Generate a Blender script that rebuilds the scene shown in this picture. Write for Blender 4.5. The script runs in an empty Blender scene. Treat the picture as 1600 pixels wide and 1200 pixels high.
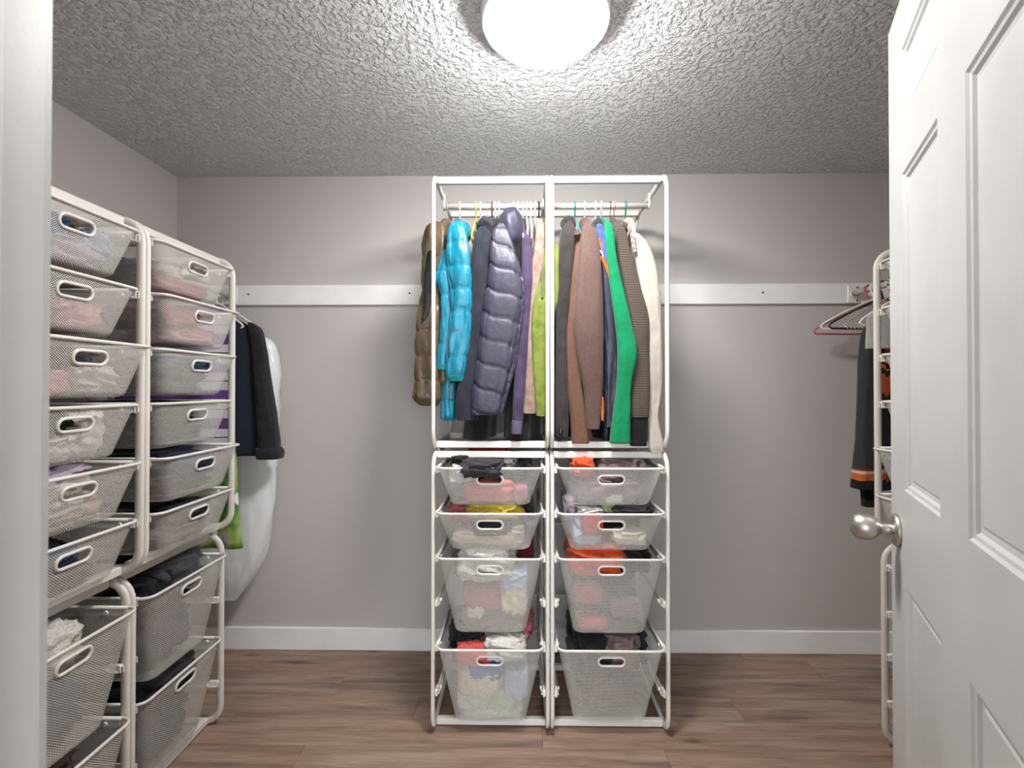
import bpy, math, random
from mathutils import Vector, Matrix, Euler, noise
R = math.radians
scene = bpy.context.scene
COL = scene.collection

# ------------------------------------------------------------------ camera
CAM_Z, FPX = 1.27, 750.0
PITCH, YAW = R(0.50), R(0.84)
cam_d = bpy.data.cameras.new('camera')
cam = bpy.data.objects.new('camera', cam_d)
COL.objects.link(cam)
cam.location = (0, 0, CAM_Z)
cam.rotation_euler = (math.pi / 2 + PITCH, 0, YAW)
cam_d.sensor_width = 36
cam_d.lens = 36 * FPX / 1600
cam_d.clip_start = 0.02
cam_d.dof.use_dof = True
cam_d.dof.focus_distance = 1.9
cam_d.dof.aperture_fstop = 7.0
scene.camera = cam

# ------------------------------------------------------------------ world light (daylit room behind the camera)
wd = bpy.data.worlds.new('world')
scene.world = wd
wd.use_nodes = True
wd.node_tree.nodes['Background'].inputs[0].default_value = (0.93, 0.97, 1.0, 1)
wd.node_tree.nodes['Background'].inputs[1].default_value = 1.5
LAMP_STRENGTH = 26.0

vs = scene.view_settings
vs.view_transform = 'Standard'
vs.look = 'None'
vs.gamma = 1
vs.use_curve_mapping = False
vs.exposure = 2.5
scene.cycles.transparent_max_bounces = 24
scene.cycles.max_bounces = 10
scene.cycles.diffuse_bounces = 6

CAMROT = Euler((math.pi / 2 + PITCH, 0, YAW)).to_matrix()
def P(px, py, Y):
    """room point at depth Y seen at photo pixel (px, py)"""
    d = CAMROT @ Vector(((px - 800) / FPX, -(py - 600) / FPX, -1))
    t = Y / d.y
    return Vector((d.x * t, Y, CAM_Z + d.z * t))

# ------------------------------------------------------------------ materials
def srgb(r, g, b):
    def c(v):
        v /= 255.0
        return v / 12.92 if v <= 0.04045 else ((v + 0.055) / 1.055) ** 2.4
    return (c(r), c(g), c(b), 1)

class NT:
    def __init__(s, name):
        s.m = bpy.data.materials.new(name)
        s.m.use_nodes = True
        s.t = s.m.node_tree
        s.b = s.t.nodes['Principled BSDF']
        s.out = s.t.nodes['Material Output']
    def n(s, typ, **kw):
        nd = s.t.nodes.new(typ)
        for k, v in kw.items():
            if k.startswith('i_'):
                nd.inputs[k[2:].replace('_', ' ')].default_value = v
            else:
                setattr(nd, k, v)
        return nd
    def l(s, a, b):
        s.t.links.new(a, b)
    def math(s, op, a, b=None):
        nd = s.n('ShaderNodeMath', operation=op)
        for i, v in enumerate((a, b)):
            if v is None: continue
            if isinstance(v, (int, float)): nd.inputs[i].default_value = v
            else: s.l(v, nd.inputs[i])
        return nd.outputs[0]
    def bump(s, h, strength, dist):
        bp = s.n('ShaderNodeBump')
        bp.inputs['Strength'].default_value = strength
        bp.inputs['Distance'].default_value = dist
        s.l(h, bp.inputs['Height'])
        s.l(bp.outputs[0], s.b.inputs['Normal'])
    def coords(s, which='Object', scale=(1, 1, 1)):
        tc = s.n('ShaderNodeTexCoord')
        mp = s.n('ShaderNodeMapping')
        mp.inputs['Scale'].default_value = scale
        s.l(tc.outputs[which], mp.inputs['Vector'])
        return mp.outputs[0]
    def noise(s, vec, scale, detail=4, rough=0.55):
        nd = s.n('ShaderNodeTexNoise')
        nd.inputs['Scale'].default_value = scale
        nd.inputs['Detail'].default_value = detail
        nd.inputs['Roughness'].default_value = rough
        s.l(vec, nd.inputs['Vector'])
        return nd.outputs['Fac']
    def ramp(s, fac, stops):
        nd = s.n('ShaderNodeValToRGB')
        e = nd.color_ramp.elements
        while len(e) < len(stops): e.new(0.5)
        for el, (p, c) in zip(e, stops):
            el.position = p
            el.color = c
        s.l(fac, nd.inputs[0])
        return nd.outputs[0]

def setp(b, rough=0.5, spec=0.5, metal=0.0, sheen=0.0):
    b.inputs['Roughness'].default_value = rough
    b.inputs['Specular IOR Level'].default_value = spec
    b.inputs['Metallic'].default_value = metal
    b.inputs['Sheen Weight'].default_value = sheen

MATS = {}
def plain(name, col, rough=0.4, spec=0.5, metal=0.0, bump=0.0, scale=60):
    if name in MATS: return MATS[name]
    k = NT(name)
    setp(k.b, rough, spec, metal)
    v = k.coords()
    f = k.noise(v, 7, 3)
    c = [x for x in col[:3]]
    k.l(k.ramp(f, [(0.3, tuple(x * 0.95 for x in c) + (1,)), (0.7, tuple(min(1, x * 1.04) for x in c) + (1,))]), k.b.inputs['Base Color'])
    if bump: k.bump(k.noise(v, scale, 3), bump, 0.002)
    MATS[name] = k.m
    return k.m

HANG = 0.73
def cloth(name, rgb, rough=0.9, var=0.25, weave=900, wr=0.5, heather=0.0, sheen=0.10, spec=0.25):
    """woven or knitted cloth: colour mottling, soft creases and a fine weave"""
    if name in MATS: return MATS[name]
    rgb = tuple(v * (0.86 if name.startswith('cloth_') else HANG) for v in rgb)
    k = NT(name)
    setp(k.b, rough, spec, 0, sheen)
    c = srgb(*rgb)[:3]
    v = k.coords()
    f = k.noise(v, 620 if heather else 30, 4)
    a = heather if heather else var
    k.l(k.ramp(f, [(0.35, tuple(x * (1 - a) for x in c) + (1,)), (0.65, tuple(min(1, x * (1 + a)) for x in c) + (1,))]), k.b.inputs['Base Color'])
    vs_ = k.coords('Object', (1, 1, 0.45))
    n1 = k.noise(vs_, 7 if name.startswith('cloth_') else 28, 5, 0.6)
    n2 = k.noise(v, weave, 1)
    h = k.math('ADD', k.math('MULTIPLY', n1, 1.0), k.math('MULTIPLY', n2, 0.06))
    k.bump(h, wr * 0.5 if name.startswith('cloth_') else wr, 0.012)
    MATS[name] = k.m
    return k.m

def nylon(name, rgb, rough=0.42):
    if name in MATS: return MATS[name]
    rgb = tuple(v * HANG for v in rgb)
    k = NT(name)
    setp(k.b, rough, 0.45, 0, 0.05)
    c = srgb(*rgb)[:3]
    v = k.coords()
    f = k.noise(v, 18, 3)
    k.l(k.ramp(f, [(0.3, tuple(x * 0.85 for x in c) + (1,)), (0.7, tuple(min(1, x * 1.12) for x in c) + (1,))]), k.b.inputs['Base Color'])
    w = k.coords('Object', (1.0, 1.0, 0.8))
    k.bump(k.noise(w, 34, 4, 0.55), 0.28, 0.012)
    MATS[name] = k.m
    return k.m

def banded(name, bands, rough=0.9, axis=2, period=None, wob=0.0):
    """cloth with bands along the object z axis; bands = [(z_start, rgb)] ascending, or repeated with a period"""
    if name in MATS: return MATS[name]
    k = NT(name)
    setp(k.b, rough, 0.2, 0, 0.1)
    v = k.coords()
    sp = k.n('ShaderNodeSeparateXYZ')
    k.l(v, sp.inputs[0])
    z = sp.outputs[axis]
    if wob:
        z = k.math('ADD', z, k.math('MULTIPLY', k.noise(v, 8, 2), wob))
    if period:
        t = k.math('FRACT', k.math('DIVIDE', z, period))
    else:
        t = z
    nd = k.n('ShaderNodeValToRGB')
    nd.color_ramp.interpolation = 'CONSTANT'
    e = nd.color_ramp.elements
    while len(e) < len(bands): e.new(0.5)
    for el, (p, c) in zip(e, bands):
        el.position = p
        el.color = srgb(*c)
    k.l(t, nd.inputs[0])
    k.l(nd.outputs[0], k.b.inputs['Base Color'])
    k.bump(k.noise(k.coords('Object', (1, 1, .5)), 25, 4), 0.4, 0.01)
    MATS[name] = k.m
    return k.m

def m_wall():
    k = NT('wall_paint')
    setp(k.b, 0.55, 0.35)
    v = k.coords()
    k.l(k.ramp(k.noise(v, 1.5, 3), [(0.3, srgb(189, 184, 181)), (0.7, srgb(193, 187, 184))]), k.b.inputs['Base Color'])
    k.bump(k.noise(v, 260, 3), 0.12, 0.002)
    return k.m
def m_ceiling():
    k = NT('stippled_ceiling')
    setp(k.b, 0.6, 0.4)
    v = k.coords()
    k.b.inputs['Base Color'].default_value = srgb(236, 237, 238)
    n1 = k.noise(v, 62, 3, 0.55)
    n2 = k.noise(v, 130, 3, 0.6)
    sm = k.n('ShaderNodeMapRange', interpolation_type='SMOOTHSTEP')
    sm.inputs['From Min'].default_value = 0.44
    sm.inputs['From Max'].default_value = 0.66
    k.l(n1, sm.inputs['Value'])
    h = k.math('ADD', sm.outputs[0], k.math('MULTIPLY', n2, 0.7))
    k.bump(h, 1.0, 0.010)
    return k.m
def m_plank():
    k = NT('vinyl_plank')
    setp(k.b, 0.48, 0.4)
    tc = k.n('ShaderNodeTexCoord')
    oi = k.n('ShaderNodeObjectInfo')
    off = k.n('ShaderNodeVectorMath', operation='SCALE')
    cb = k.n('ShaderNodeCombineXYZ')
    k.l(oi.outputs['Random'], cb.inputs[0]); k.l(oi.outputs['Random'], cb.inputs[1]); k.l(oi.outputs['Random'], cb.inputs[2])
    k.l(cb.outputs[0], off.inputs[0]); off.inputs['Scale'].default_value = 37.0
    ad = k.n('ShaderNodeVectorMath', operation='ADD')
    k.l(tc.outputs['Object'], ad.inputs[0]); k.l(off.outputs[0], ad.inputs[1])
    def mapped(sc):
        mp = k.n('ShaderNodeMapping'); mp.inputs['Scale'].default_value = sc
        k.l(ad.outputs[0], mp.inputs[0]); return mp.outputs[0]
    g = k.noise(mapped((2.2, 26, 1)), 1.0, 8, 0.62)
    fine = k.noise(mapped((10, 190, 1)), 1.0, 4, 0.6)
    patch = k.noise(mapped((1.6, 5, 1)), 1.0, 3)
    base = k.ramp(g, [(0.28, srgb(92, 75, 64)), (0.45, srgb(132, 112, 98)), (0.56, srgb(151, 130, 115)), (0.75, srgb(168, 148, 132))])
    mx = k.n('ShaderNodeMix', data_type='RGBA', blend_type='MIX')
    k.l(k.ramp(patch, [(0.45, (0, 0, 0, 1)), (0.7, (0.55, 0.55, 0.55, 1))]), mx.inputs[0])
    k.l(base, mx.inputs[6]); mx.inputs[7].default_value = srgb(152, 116, 96)
    m2 = k.n('ShaderNodeMix', data_type='RGBA', blend_type='MULTIPLY'); m2.inputs[0].default_value = 0.55
    k.l(mx.outputs[2], m2.inputs[6])
    k.l(k.ramp(fine, [(0.35, (0.62, 0.6, 0.58, 1)), (0.6, (1, 1, 1, 1))]), m2.inputs[7])
    vo = k.n('ShaderNodeTexVoronoi'); vo.inputs['Scale'].default_value = 1.0
    k.l(mapped((2.6, 9, 1)), vo.inputs['Vector'])
    m3 = k.n('ShaderNodeMix', data_type='RGBA', blend_type='MULTIPLY'); m3.inputs[0].default_value = 0.9
    k.l(m2.outputs[2], m3.inputs[6])
    k.l(k.ramp(vo.outputs['Distance'], [(0.0, (0.25, 0.2, 0.18, 1)), (0.09, (0.75, 0.72, 0.7, 1)), (0.16, (1, 1, 1, 1))]), m3.inputs[7])
    k.l(m3.outputs[2], k.b.inputs['Base Color'])
    k.bump(fine, 0.25, 0.002)
    return k.m
def m_mesh():
    """expanded steel mesh: diamond openings in a powder-coated sheet"""
    k = NT('steel_mesh')
    setp(k.b, 0.45, 0.4)
    k.b.inputs['Base Color'].default_value = srgb(208, 205, 200)
    tc = k.n('ShaderNodeTexCoord')
    sp = k.n('ShaderNodeSeparateXYZ')
    k.l(tc.outputs['UV'], sp.inputs[0])
    u = k.math('DIVIDE', sp.outputs[0], 0.0070)
    v = k.math('DIVIDE', sp.outputs[1], 0.0063)
    a = k.math('FRACT', k.math('ADD', u, v))
    b = k.math('FRACT', k.math('SUBTRACT', u, v))
    ha = k.math('ABSOLUTE', k.math('SUBTRACT', a, 0.5))
    hb = k.math('ABSOLUTE', k.math('SUBTRACT', b, 0.5))
    mx = k.math('MAXIMUM', ha, hb)
    hole = k.math('LESS_THAN', mx, 0.378)
    tr = k.n('ShaderNodeBsdfTransparent')
    ms = k.n('ShaderNodeMixShader')
    k.l(hole, ms.inputs[0]); k.l(k.b.outputs[0], ms.inputs[1]); k.l(tr.outputs[0], ms.inputs[2])
    k.l(ms.outputs[0], k.out.inputs['Surface'])
    return k.m
def m_lamp():
    k = NT('lit_opal_glass')
    setp(k.b, 0.3, 0.5)
    k.b.inputs['Base Color'].default_value = (0.9, 0.9, 0.9, 1)
    k.b.inputs['Emission Color'].default_value = (1.0, 0.985, 0.972, 1)
    k.b.inputs['Emission Strength'].default_value = LAMP_STRENGTH
    return k.m
def m_plastic_bag():
    k = NT('white_plastic_film')
    setp(k.b, 0.3, 0.5)
    k.b.inputs['Base Color'].default_value = srgb(240, 241, 242)
    v = k.coords('Object', (1, 1, .35))
    k.bump(k.noise(v, 7, 3, 0.5), 0.6, 0.03)
    tr = k.n('ShaderNodeBsdfTranslucent'); tr.inputs[0].default_value = srgb(230, 230, 232)
    ms = k.n('ShaderNodeMixShader'); ms.inputs[0].default_value = 0.25
    k.l(k.b.outputs[0], ms.inputs[1]); k.l(tr.outputs[0], ms.inputs[2])
    k.l(ms.outputs[0], k.out.inputs['Surface'])
    return k.m
def m_twist(name, c1, c2, period):
    k = NT(name); setp(k.b, 0.5)
    v = k.coords()
    sp = k.n('ShaderNodeSeparateXYZ'); k.l(v, sp.inputs[0])
    s = k.math('ADD', k.math('ADD', sp.outputs[0], sp.outputs[1]), sp.outputs[2])
    t = k.math('FRACT', k.math('DIVIDE', s, period))
    k.l(k.ramp(t, [(0.48, srgb(*c1)), (0.52, srgb(*c2))]), k.b.inputs['Base Color'])
    return k.m
def m_floral():
    k = NT('green_floral_print'); setp(k.b, 0.6)
    v = k.coords('Object', (1, 1, .8))
    vo = k.n('ShaderNodeTexVoronoi'); vo.inputs['Scale'].default_value = 9
    k.l(v, vo.inputs['Vector'])
    bg = k.ramp(k.noise(v, 9, 2), [(0.36, srgb(52, 104, 40)), (0.48, srgb(88, 140, 56)), (0.56, srgb(150, 168, 78)), (0.64, srgb(176, 180, 172))])
    mx = k.n('ShaderNodeMix', data_type='RGBA')
    k.l(k.ramp(vo.outputs['Distance'], [(0.2, (1, 1, 1, 1)), (0.24, (0, 0, 0, 1))]), mx.inputs[0])
    k.l(bg, mx.inputs[6]); mx.inputs[7].default_value = srgb(226, 228, 222)
    k.l(mx.outputs[2], k.b.inputs['Base Color'])
    k.bump(k.noise(v, 12, 4), 0.4, 0.02)
    return k.m
def m_nordic_sleeve():
    return banded('nordic_sleeve_knit', [(0.0, (20, 19, 20)), (0.118, (186, 92, 48)), (0.145, (204, 176, 146)), (0.158, (120, 60, 50)), (0.165, (52, 50, 51))], wob=0.012)
def m_nordic():
    k = NT('nordic_knit'); setp(k.b, 0.95, 0.15, 0, 0.1)
    tc = k.n('ShaderNodeTexCoord')
    sp = k.n('ShaderNodeSeparateXYZ'); k.l(tc.outputs['Object'], sp.inputs[0])
    z = sp.outputs[2]
    zig = k.math('PINGPONG', sp.outputs[0], 0.02)
    z2 = k.math('ADD', z, zig)
    nd = k.n('ShaderNodeValToRGB'); nd.color_ramp.interpolation = 'CONSTANT'
    stops = [(0.0, (20, 19, 20)), (0.118, (186, 92, 48)), (0.145, (204, 176, 146)), (0.165, (20, 19, 20)), (0.48, (178, 78, 38)),
             (0.56, (22, 20, 20)), (0.585, (200, 100, 45)), (0.61, (210, 190, 165)), (0.63, (176, 66, 36)), (0.69, (24, 21, 21)), (0.74, (205, 104, 40)), (0.8, (190, 84, 36)), (0.9, (214, 120, 50))]
    e = nd.color_ramp.elements
    while len(e) < len(stops): e.new(0.5)
    for el, (p, c) in zip(e, stops):
        el.position = p; el.color = srgb(*c)
    k.l(z2, nd.inputs[0])
    ch = k.n('ShaderNodeTexChecker'); ch.inputs['Scale'].default_value = 45
    k.l(tc.outputs['Object'], ch.inputs['Vector'])
    mx = k.n('ShaderNodeMix', data_type='RGBA')
    k.l(k.math('MULTIPLY', ch.outputs['Fac'], k.math('GREATER_THAN', z, 0.56)), mx.inputs[0])
    k.l(nd.outputs[0], mx.inputs[6]); mx.inputs[7].default_value = srgb(30, 24, 22)
    k.l(mx.outputs[2], k.b.inputs['Base Color'])
    k.bump(k.noise(k.coords(), 300, 2), 0.3, 0.003)
    return k.m

M = dict(
    wall=m_wall(), ceiling=m_ceiling(), plank=m_plank(), mesh=m_mesh(), lamp=m_lamp(), bag=m_plastic_bag(),
    white=plain('white_powder_coat', srgb(210, 206, 200), 0.38, 0.45),
    clip=plain('white_clip_plastic', srgb(228, 226, 222), 0.3, 0.5),
    trim=plain('white_trim_paint', srgb(236, 235, 234), 0.4, 0.45),
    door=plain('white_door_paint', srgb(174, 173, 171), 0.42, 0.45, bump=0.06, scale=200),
    nickel=plain('satin_nickel', srgb(196, 192, 186), 0.34, 0.5, 1.0),
    screw=plain('dark_screw', srgb(70, 66, 62), 0.4, 0.5, 0.7),
    slab=plain('subfloor', srgb(70, 60, 52), 0.9),
    hangw=plain('white_hanger_plastic', srgb(232, 230, 226), 0.3),
    hangt=plain('teal_hanger_plastic', srgb(20, 150, 140), 0.3),
    hangy=plain('yellow_hanger_plastic', srgb(222, 205, 70), 0.3),
    hangb=plain('black_hanger_plastic', srgb(28, 24, 24), 0.3),
    hangp=plain('mauve_hanger_plastic', srgb(176, 78, 88), 0.35),
    hangn=plain('brown_hanger_wood', srgb(105, 66, 46), 0.45),
    wire=plain('hanger_wire', srgb(190, 186, 180), 0.3, 0.5, 0.8),
    candy=m_twist('red_white_twist', (190, 70, 60), (232, 224, 214), 0.018),
    candyb=m_twist('black_white_twist', (60, 22, 22), (232, 224, 214), 0.016),
    floral=m_floral(), nordic=m_nordic(), nsleeve=m_nordic_sleeve(),
)

# ------------------------------------------------------------------ mesh helpers
class MB:
    def __init__(s):
        s.v, s.f, s.uv, s.sm = [], [], {}, []
    def add(s, verts, faces, smooth=True):
        o = len(s.v)
        s.v += [tuple(p) for p in verts]
        s.f += [tuple(i + o for i in f) for f in faces]
        s.sm += [smooth] * len(faces)
        return o
    def box(s, a, b, bev=0.0):
        (x0, y0, z0), (x1, y1, z1) = a, b
        if bev <= 0:
            vs_ = [(x0, y0, z0), (x1, y0, z0), (x1, y1, z0), (x0, y1, z0), (x0, y0, z1), (x1, y0, z1), (x1, y1, z1), (x0, y1, z1)]
            s.add(vs_, [(0, 3, 2, 1), (4, 5, 6, 7), (0, 1, 5, 4), (1, 2, 6, 5), (2, 3, 7, 6), (3, 0, 4, 7)], False)
            return
        c = bev
        rings = []
        for z, i in ((z0, c), (z0 + c, 0), (z1 - c, 0), (z1, c)):
            rings.append([(x0 + i + (c if not i else c), y0 + i, z), (x1 - i - c, y0 + i, z), (x1 - i, y0 + i + c, z), (x1 - i, y1 - i - c, z),
                          (x1 - i - c, y1 - i, z), (x0 + i + c, y1 - i, z), (x0 + i, y1 - i - c, z), (x0 + i, y0 + i + c, z)])
        s.loft(rings, cap=True, smooth=False)
    def loft(s, rings, cap=True, smooth=True, closed_path=False):
        n = len(rings[0]); vs_ = [p for r in rings for p in r]
        fs = []
        m = len(rings)
        for j in range(m if closed_path else m - 1):
            j2 = (j + 1) % m
            for i in range(n):
                i2 = (i + 1) % n
                fs.append((j * n + i, j * n + i2, j2 * n + i2, j2 * n + i))
        o = s.add(vs_, fs, smooth)
        if cap and not closed_path:
            s.f.append(tuple(o + i for i in reversed(range(n)))); s.sm.append(False)
            s.f.append(tuple(o + (m - 1) * n + i for i in range(n))); s.sm.append(False)
        return o
    def tube(s, pts, r, closed=False, n=10, r2=None, up=None):
        """sweep an ellipse (r along the side axis, r2 across) along a polyline"""
        pts = [Vector(p) for p in pts]
        m = len(pts); rings = []
        prev = None
        for i, p in enumerate(pts):
            a = pts[(i - 1) % m] if (closed or i > 0) else p
            b = pts[(i + 1) % m] if (closed or i < m - 1) else p
            t = (b - a).normalized()
            if up is not None:
                side = Vector(up)
                side = (side - t * side.dot(t)).normalized()
            elif prev is None:
                ref = Vector((0, 0, 1)) if abs(t.z) < 0.9 else Vector((1, 0, 0))
                side = t.cross(ref).normalized()
            else:
                side = (prev - t * prev.dot(t)).normalized()
            prev = side
            nn = t.cross(side)
            rr = r[i] if isinstance(r, (list, tuple)) else r
            q = r2 if r2 is not None else rr
            rings.append([p + side * (rr * math.cos(2 * math.pi * k / n)) + nn * (q * math.sin(2 * math.pi * k / n)) for k in range(n)])
        s.loft(rings, cap=not closed, closed_path=closed)
    def lathe(s, prof, n=28, axis='z', org=(0, 0, 0)):
        rings = []
        for r, h in prof:
            ring = []
            for k in range(n):
                a = 2 * math.pi * k / n
                c, d = r * math.cos(a), r * math.sin(a)
                q = {'z': (c, d, h), 'y': (c, h, -d), 'x': (h, c, d)}[axis]
                ring.append((q[0] + org[0], q[1] + org[1], q[2] + org[2]))
            rings.append(ring)
        s.loft(rings, cap=True)
    def mesh(s, name):
        me = bpy.data.meshes.new(name)
        me.from_pydata(s.v, [], s.f)
        me.polygons.foreach_set('use_smooth', s.sm)
        if s.uv:
            uvl = me.uv_layers.new(name='UVMap')
            for lp in me.loops:
                uvl.data[lp.index].uv = s.uv.get(lp.vertex_index, (0, 0))
        me.update()
        return me

def link(name, me, mat, parent=None, loc=(0, 0, 0), rot=(0, 0, 0)):
    o = bpy.data.objects.new(name, me)
    COL.objects.link(o)
    if mat is not None:
        if not me.materials:
            me.materials.append(mat)
        elif me.materials[0] is not mat:
            o.material_slots[0].link = 'OBJECT'
            o.material_slots[0].material = mat
    o.parent = parent
    o.location = loc
    o.rotation_euler = rot
    return o
def build(mb, name, mat, parent=None, loc=(0, 0, 0), rot=(0, 0, 0)):
    return link(name, mb.mesh(name), mat, parent, loc, rot)
def empty(name, loc=(0, 0, 0), rotz=0.0):
    o = bpy.data.objects.new(name, None)
    o.empty_display_size = 0.05
    COL.objects.link(o)
    o.location = loc
    o.rotation_euler = (0, 0, rotz)
    return o
def tag(o, label, cat, group=None):
    o['label'] = label
    o['category'] = cat
    if group: o['group'] = group
    return o
def struct(o):
    o['kind'] = 'structure'
    return o
def rrect(a0, a1, b0, b1, r, n=6):
    """rounded rectangle outline in two coordinates"""
    out = []
    for cx, cy, st in ((a1 - r, b1 - r, 0), (a0 + r, b1 - r, 90), (a0 + r, b0 + r, 180), (a1 - r, b0 + r, 270)):
        for k in range(n + 1):
            t = R(st + 90 * k / n)
            out.append((cx + r * math.cos(t), cy + r * math.sin(t)))
    return out

# ------------------------------------------------------------------ room shell
XL, XR, YB, YF, ZC = -1.684, 1.89, 2.335, 0.373, 2.31
WT = 0.115
JL, JR = -0.374, 0.460        # faces of the door jambs
DH = 2.045                    # door opening height

m = MB(); m.box((XL - 0.1, -0.9, -0.05), (XR + 0.1, YB + 0.1, -0.006))
floor = struct(build(m, 'floor', M['slab']))
# vinyl planks, laid along x
PW, PL = 0.14, 1.27
random.seed(4)
row_edges = [2.268 - PW * k for k in range(0, 23)]
row_edges = [YB + 0.0] + row_edges
seams = {0: 1.055, 1: 1.337, 3: 0.863}
plank_cache = {}
for k in range(len(row_edges) - 1):
    y1, y0 = row_edges[k], row_edges[k + 1]
    s0 = seams.get(k, random.uniform(0, PL))
    xs = []
    x = s0
    while x > XL: x -= PL
    cuts = [XL]
    x += PL
    while x < XR - 0.02:
        if x - cuts[-1] > 0.05: cuts.append(x)
        x += PL
    cuts.append(XR)
    for a, b in zip(cuts, cuts[1:]):
        key = (round(b - a, 3), round(y1 - y0, 3))
        if key not in plank_cache:
            mb = MB(); w, d = b - a, y1 - y0
            mb.box((-w / 2 + 0.0004, -d / 2 + 0.0004, -0.007), (w / 2 - 0.0004, d / 2 - 0.0004, 0.0), 0.0007)
            plank_cache[key] = mb.mesh('plank')
        link('plank', plank_cache[key], M['plank'], floor, ((a + b) / 2, (y0 + y1) / 2, 0))

m = MB(); m.box((XL - 0.1, YF - WT, ZC), (XR + 0.1, YB + 0.1, ZC + 0.06))
struct(build(m, 'ceiling', M['ceiling']))
m = MB(); m.box((XL - 0.1, YB, 0), (XR + 0.1, YB + 0.1, ZC)); struct(build(m, 'wall_back', M['wall']))
m = MB(); m.box((XL - 0.1, YF - WT, 0), (XL, YB, ZC)); struct(build(m, 'wall_left', M['wall']))
m = MB(); m.box((XR, YF - WT, 0), (XR + 0.1, YB, ZC)); struct(build(m, 'wall_right', M['wall']))
m = MB()
m.box((XL, YF - WT, 0), (JL - 0.02, YF, ZC))
m.box((JR + 0.02, YF - WT, 0), (XR, YF, ZC))
m.box((JL - 0.02, YF - WT, DH + 0.02), (JR + 0.02, YF, ZC))
struct(build(m, 'wall_front', M['wall']))

# unseen hallway, added to shape the doorway light, far end open to daylight
HX0, HX1, HY = -1.5, 1.7, -3.0
m = MB(); m.box((HX0, HY, -0.05), (HX1, -0.9, 0.0)); struct(build(m, 'floor_added_hall', M['slab']))
m = MB(); m.box((HX0 - 0.1, HY, ZC), (HX1 + 0.1, YF - WT, ZC + 0.06)); struct(build(m, 'ceiling_added_hall', M['ceiling']))
m = MB(); m.box((HX0 - 0.1, HY, 0), (HX0, YF - WT, ZC)); struct(build(m, 'wall_added_hall_left', M['wall']))
m = MB(); m.box((HX1, HY, 0), (HX1 + 0.1, YF - WT, ZC)); struct(build(m, 'wall_added_hall_right', M['wall']))

def baseboard(name, a, b):
    mb = MB(); mb.box(a, b, 0.003); return struct(build(mb, name, M['trim']))
BH, BT = 0.109, 0.014
baseboard('baseboard_back', (XL, YB - BT, 0), (XR, YB, BH))
baseboard('baseboard_left', (XL, YF, 0), (XL + BT, YB - BT, BH))
baseboard('baseboard_right', (XR - BT, YF, 0), (XR, YB - BT, BH))

# door frame: jambs, stops and casings
def trim(n, boxes, bev=0.002):
    mb = MB()
    for a, b in boxes: mb.box(a, b, bev)
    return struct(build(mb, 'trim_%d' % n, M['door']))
trim(1, [((JL - 0.02, YF - WT, 0), (JL, YF, DH))])
trim(2, [((JR, YF - WT, 0), (JR + 0.02, YF, DH))])
trim(3, [((JL - 0.02, YF - WT, DH), (JR + 0.02, YF, DH + 0.02))])
trim(4, [((JL, YF - 0.078, 0), (JL + 0.011, YF - 0.040, DH - 0.011))], 0.003)
trim(5, [((JR - 0.011, YF - 0.078, 0), (JR, YF - 0.040, DH - 0.011))], 0.003)
trim(6, [((JL, YF - 0.078, DH - 0.011), (JR, YF - 0.040, DH))], 0.003)
CW = 0.062
for n, (ya, yb) in ((7, (YF, YF + 0.014)), (10, (YF - WT - 0.014, YF - WT))):
    trim(n, [((JL - 0.008 - CW, ya, 0), (JL - 0.008, yb, DH + 0.008 + CW))])
    trim(n + 1, [((JR + 0.008, ya, 0), (JR + 0.008 + CW, yb, DH + 0.008 + CW))])
    trim(n + 2, [((JL - 0.008, ya, DH + 0.008), (JR + 0.008, yb, DH + 0.008 + CW))])

# batten on the back wall with its screws
ZB0, ZB1 = 1.675, 1.772
batten = MB(); batten.box((XL, YB - 0.018, ZB0), (XR, YB, ZB1), 0.002)
batten = struct(build(batten, 'trim_13', M['trim']))
sc = MB(); sc.lathe([(0.0045, 0.0), (0.0045, -0.0015), (0.002, -0.0022)], 10, 'y'); scm = sc.mesh('screw')
for px, py in ((388, 460), (1192, 457), (640, 458)):
    q = P(px, py, YB - 0.018)
    link('screw', scm, M['screw'], batten, tuple(q))

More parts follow.
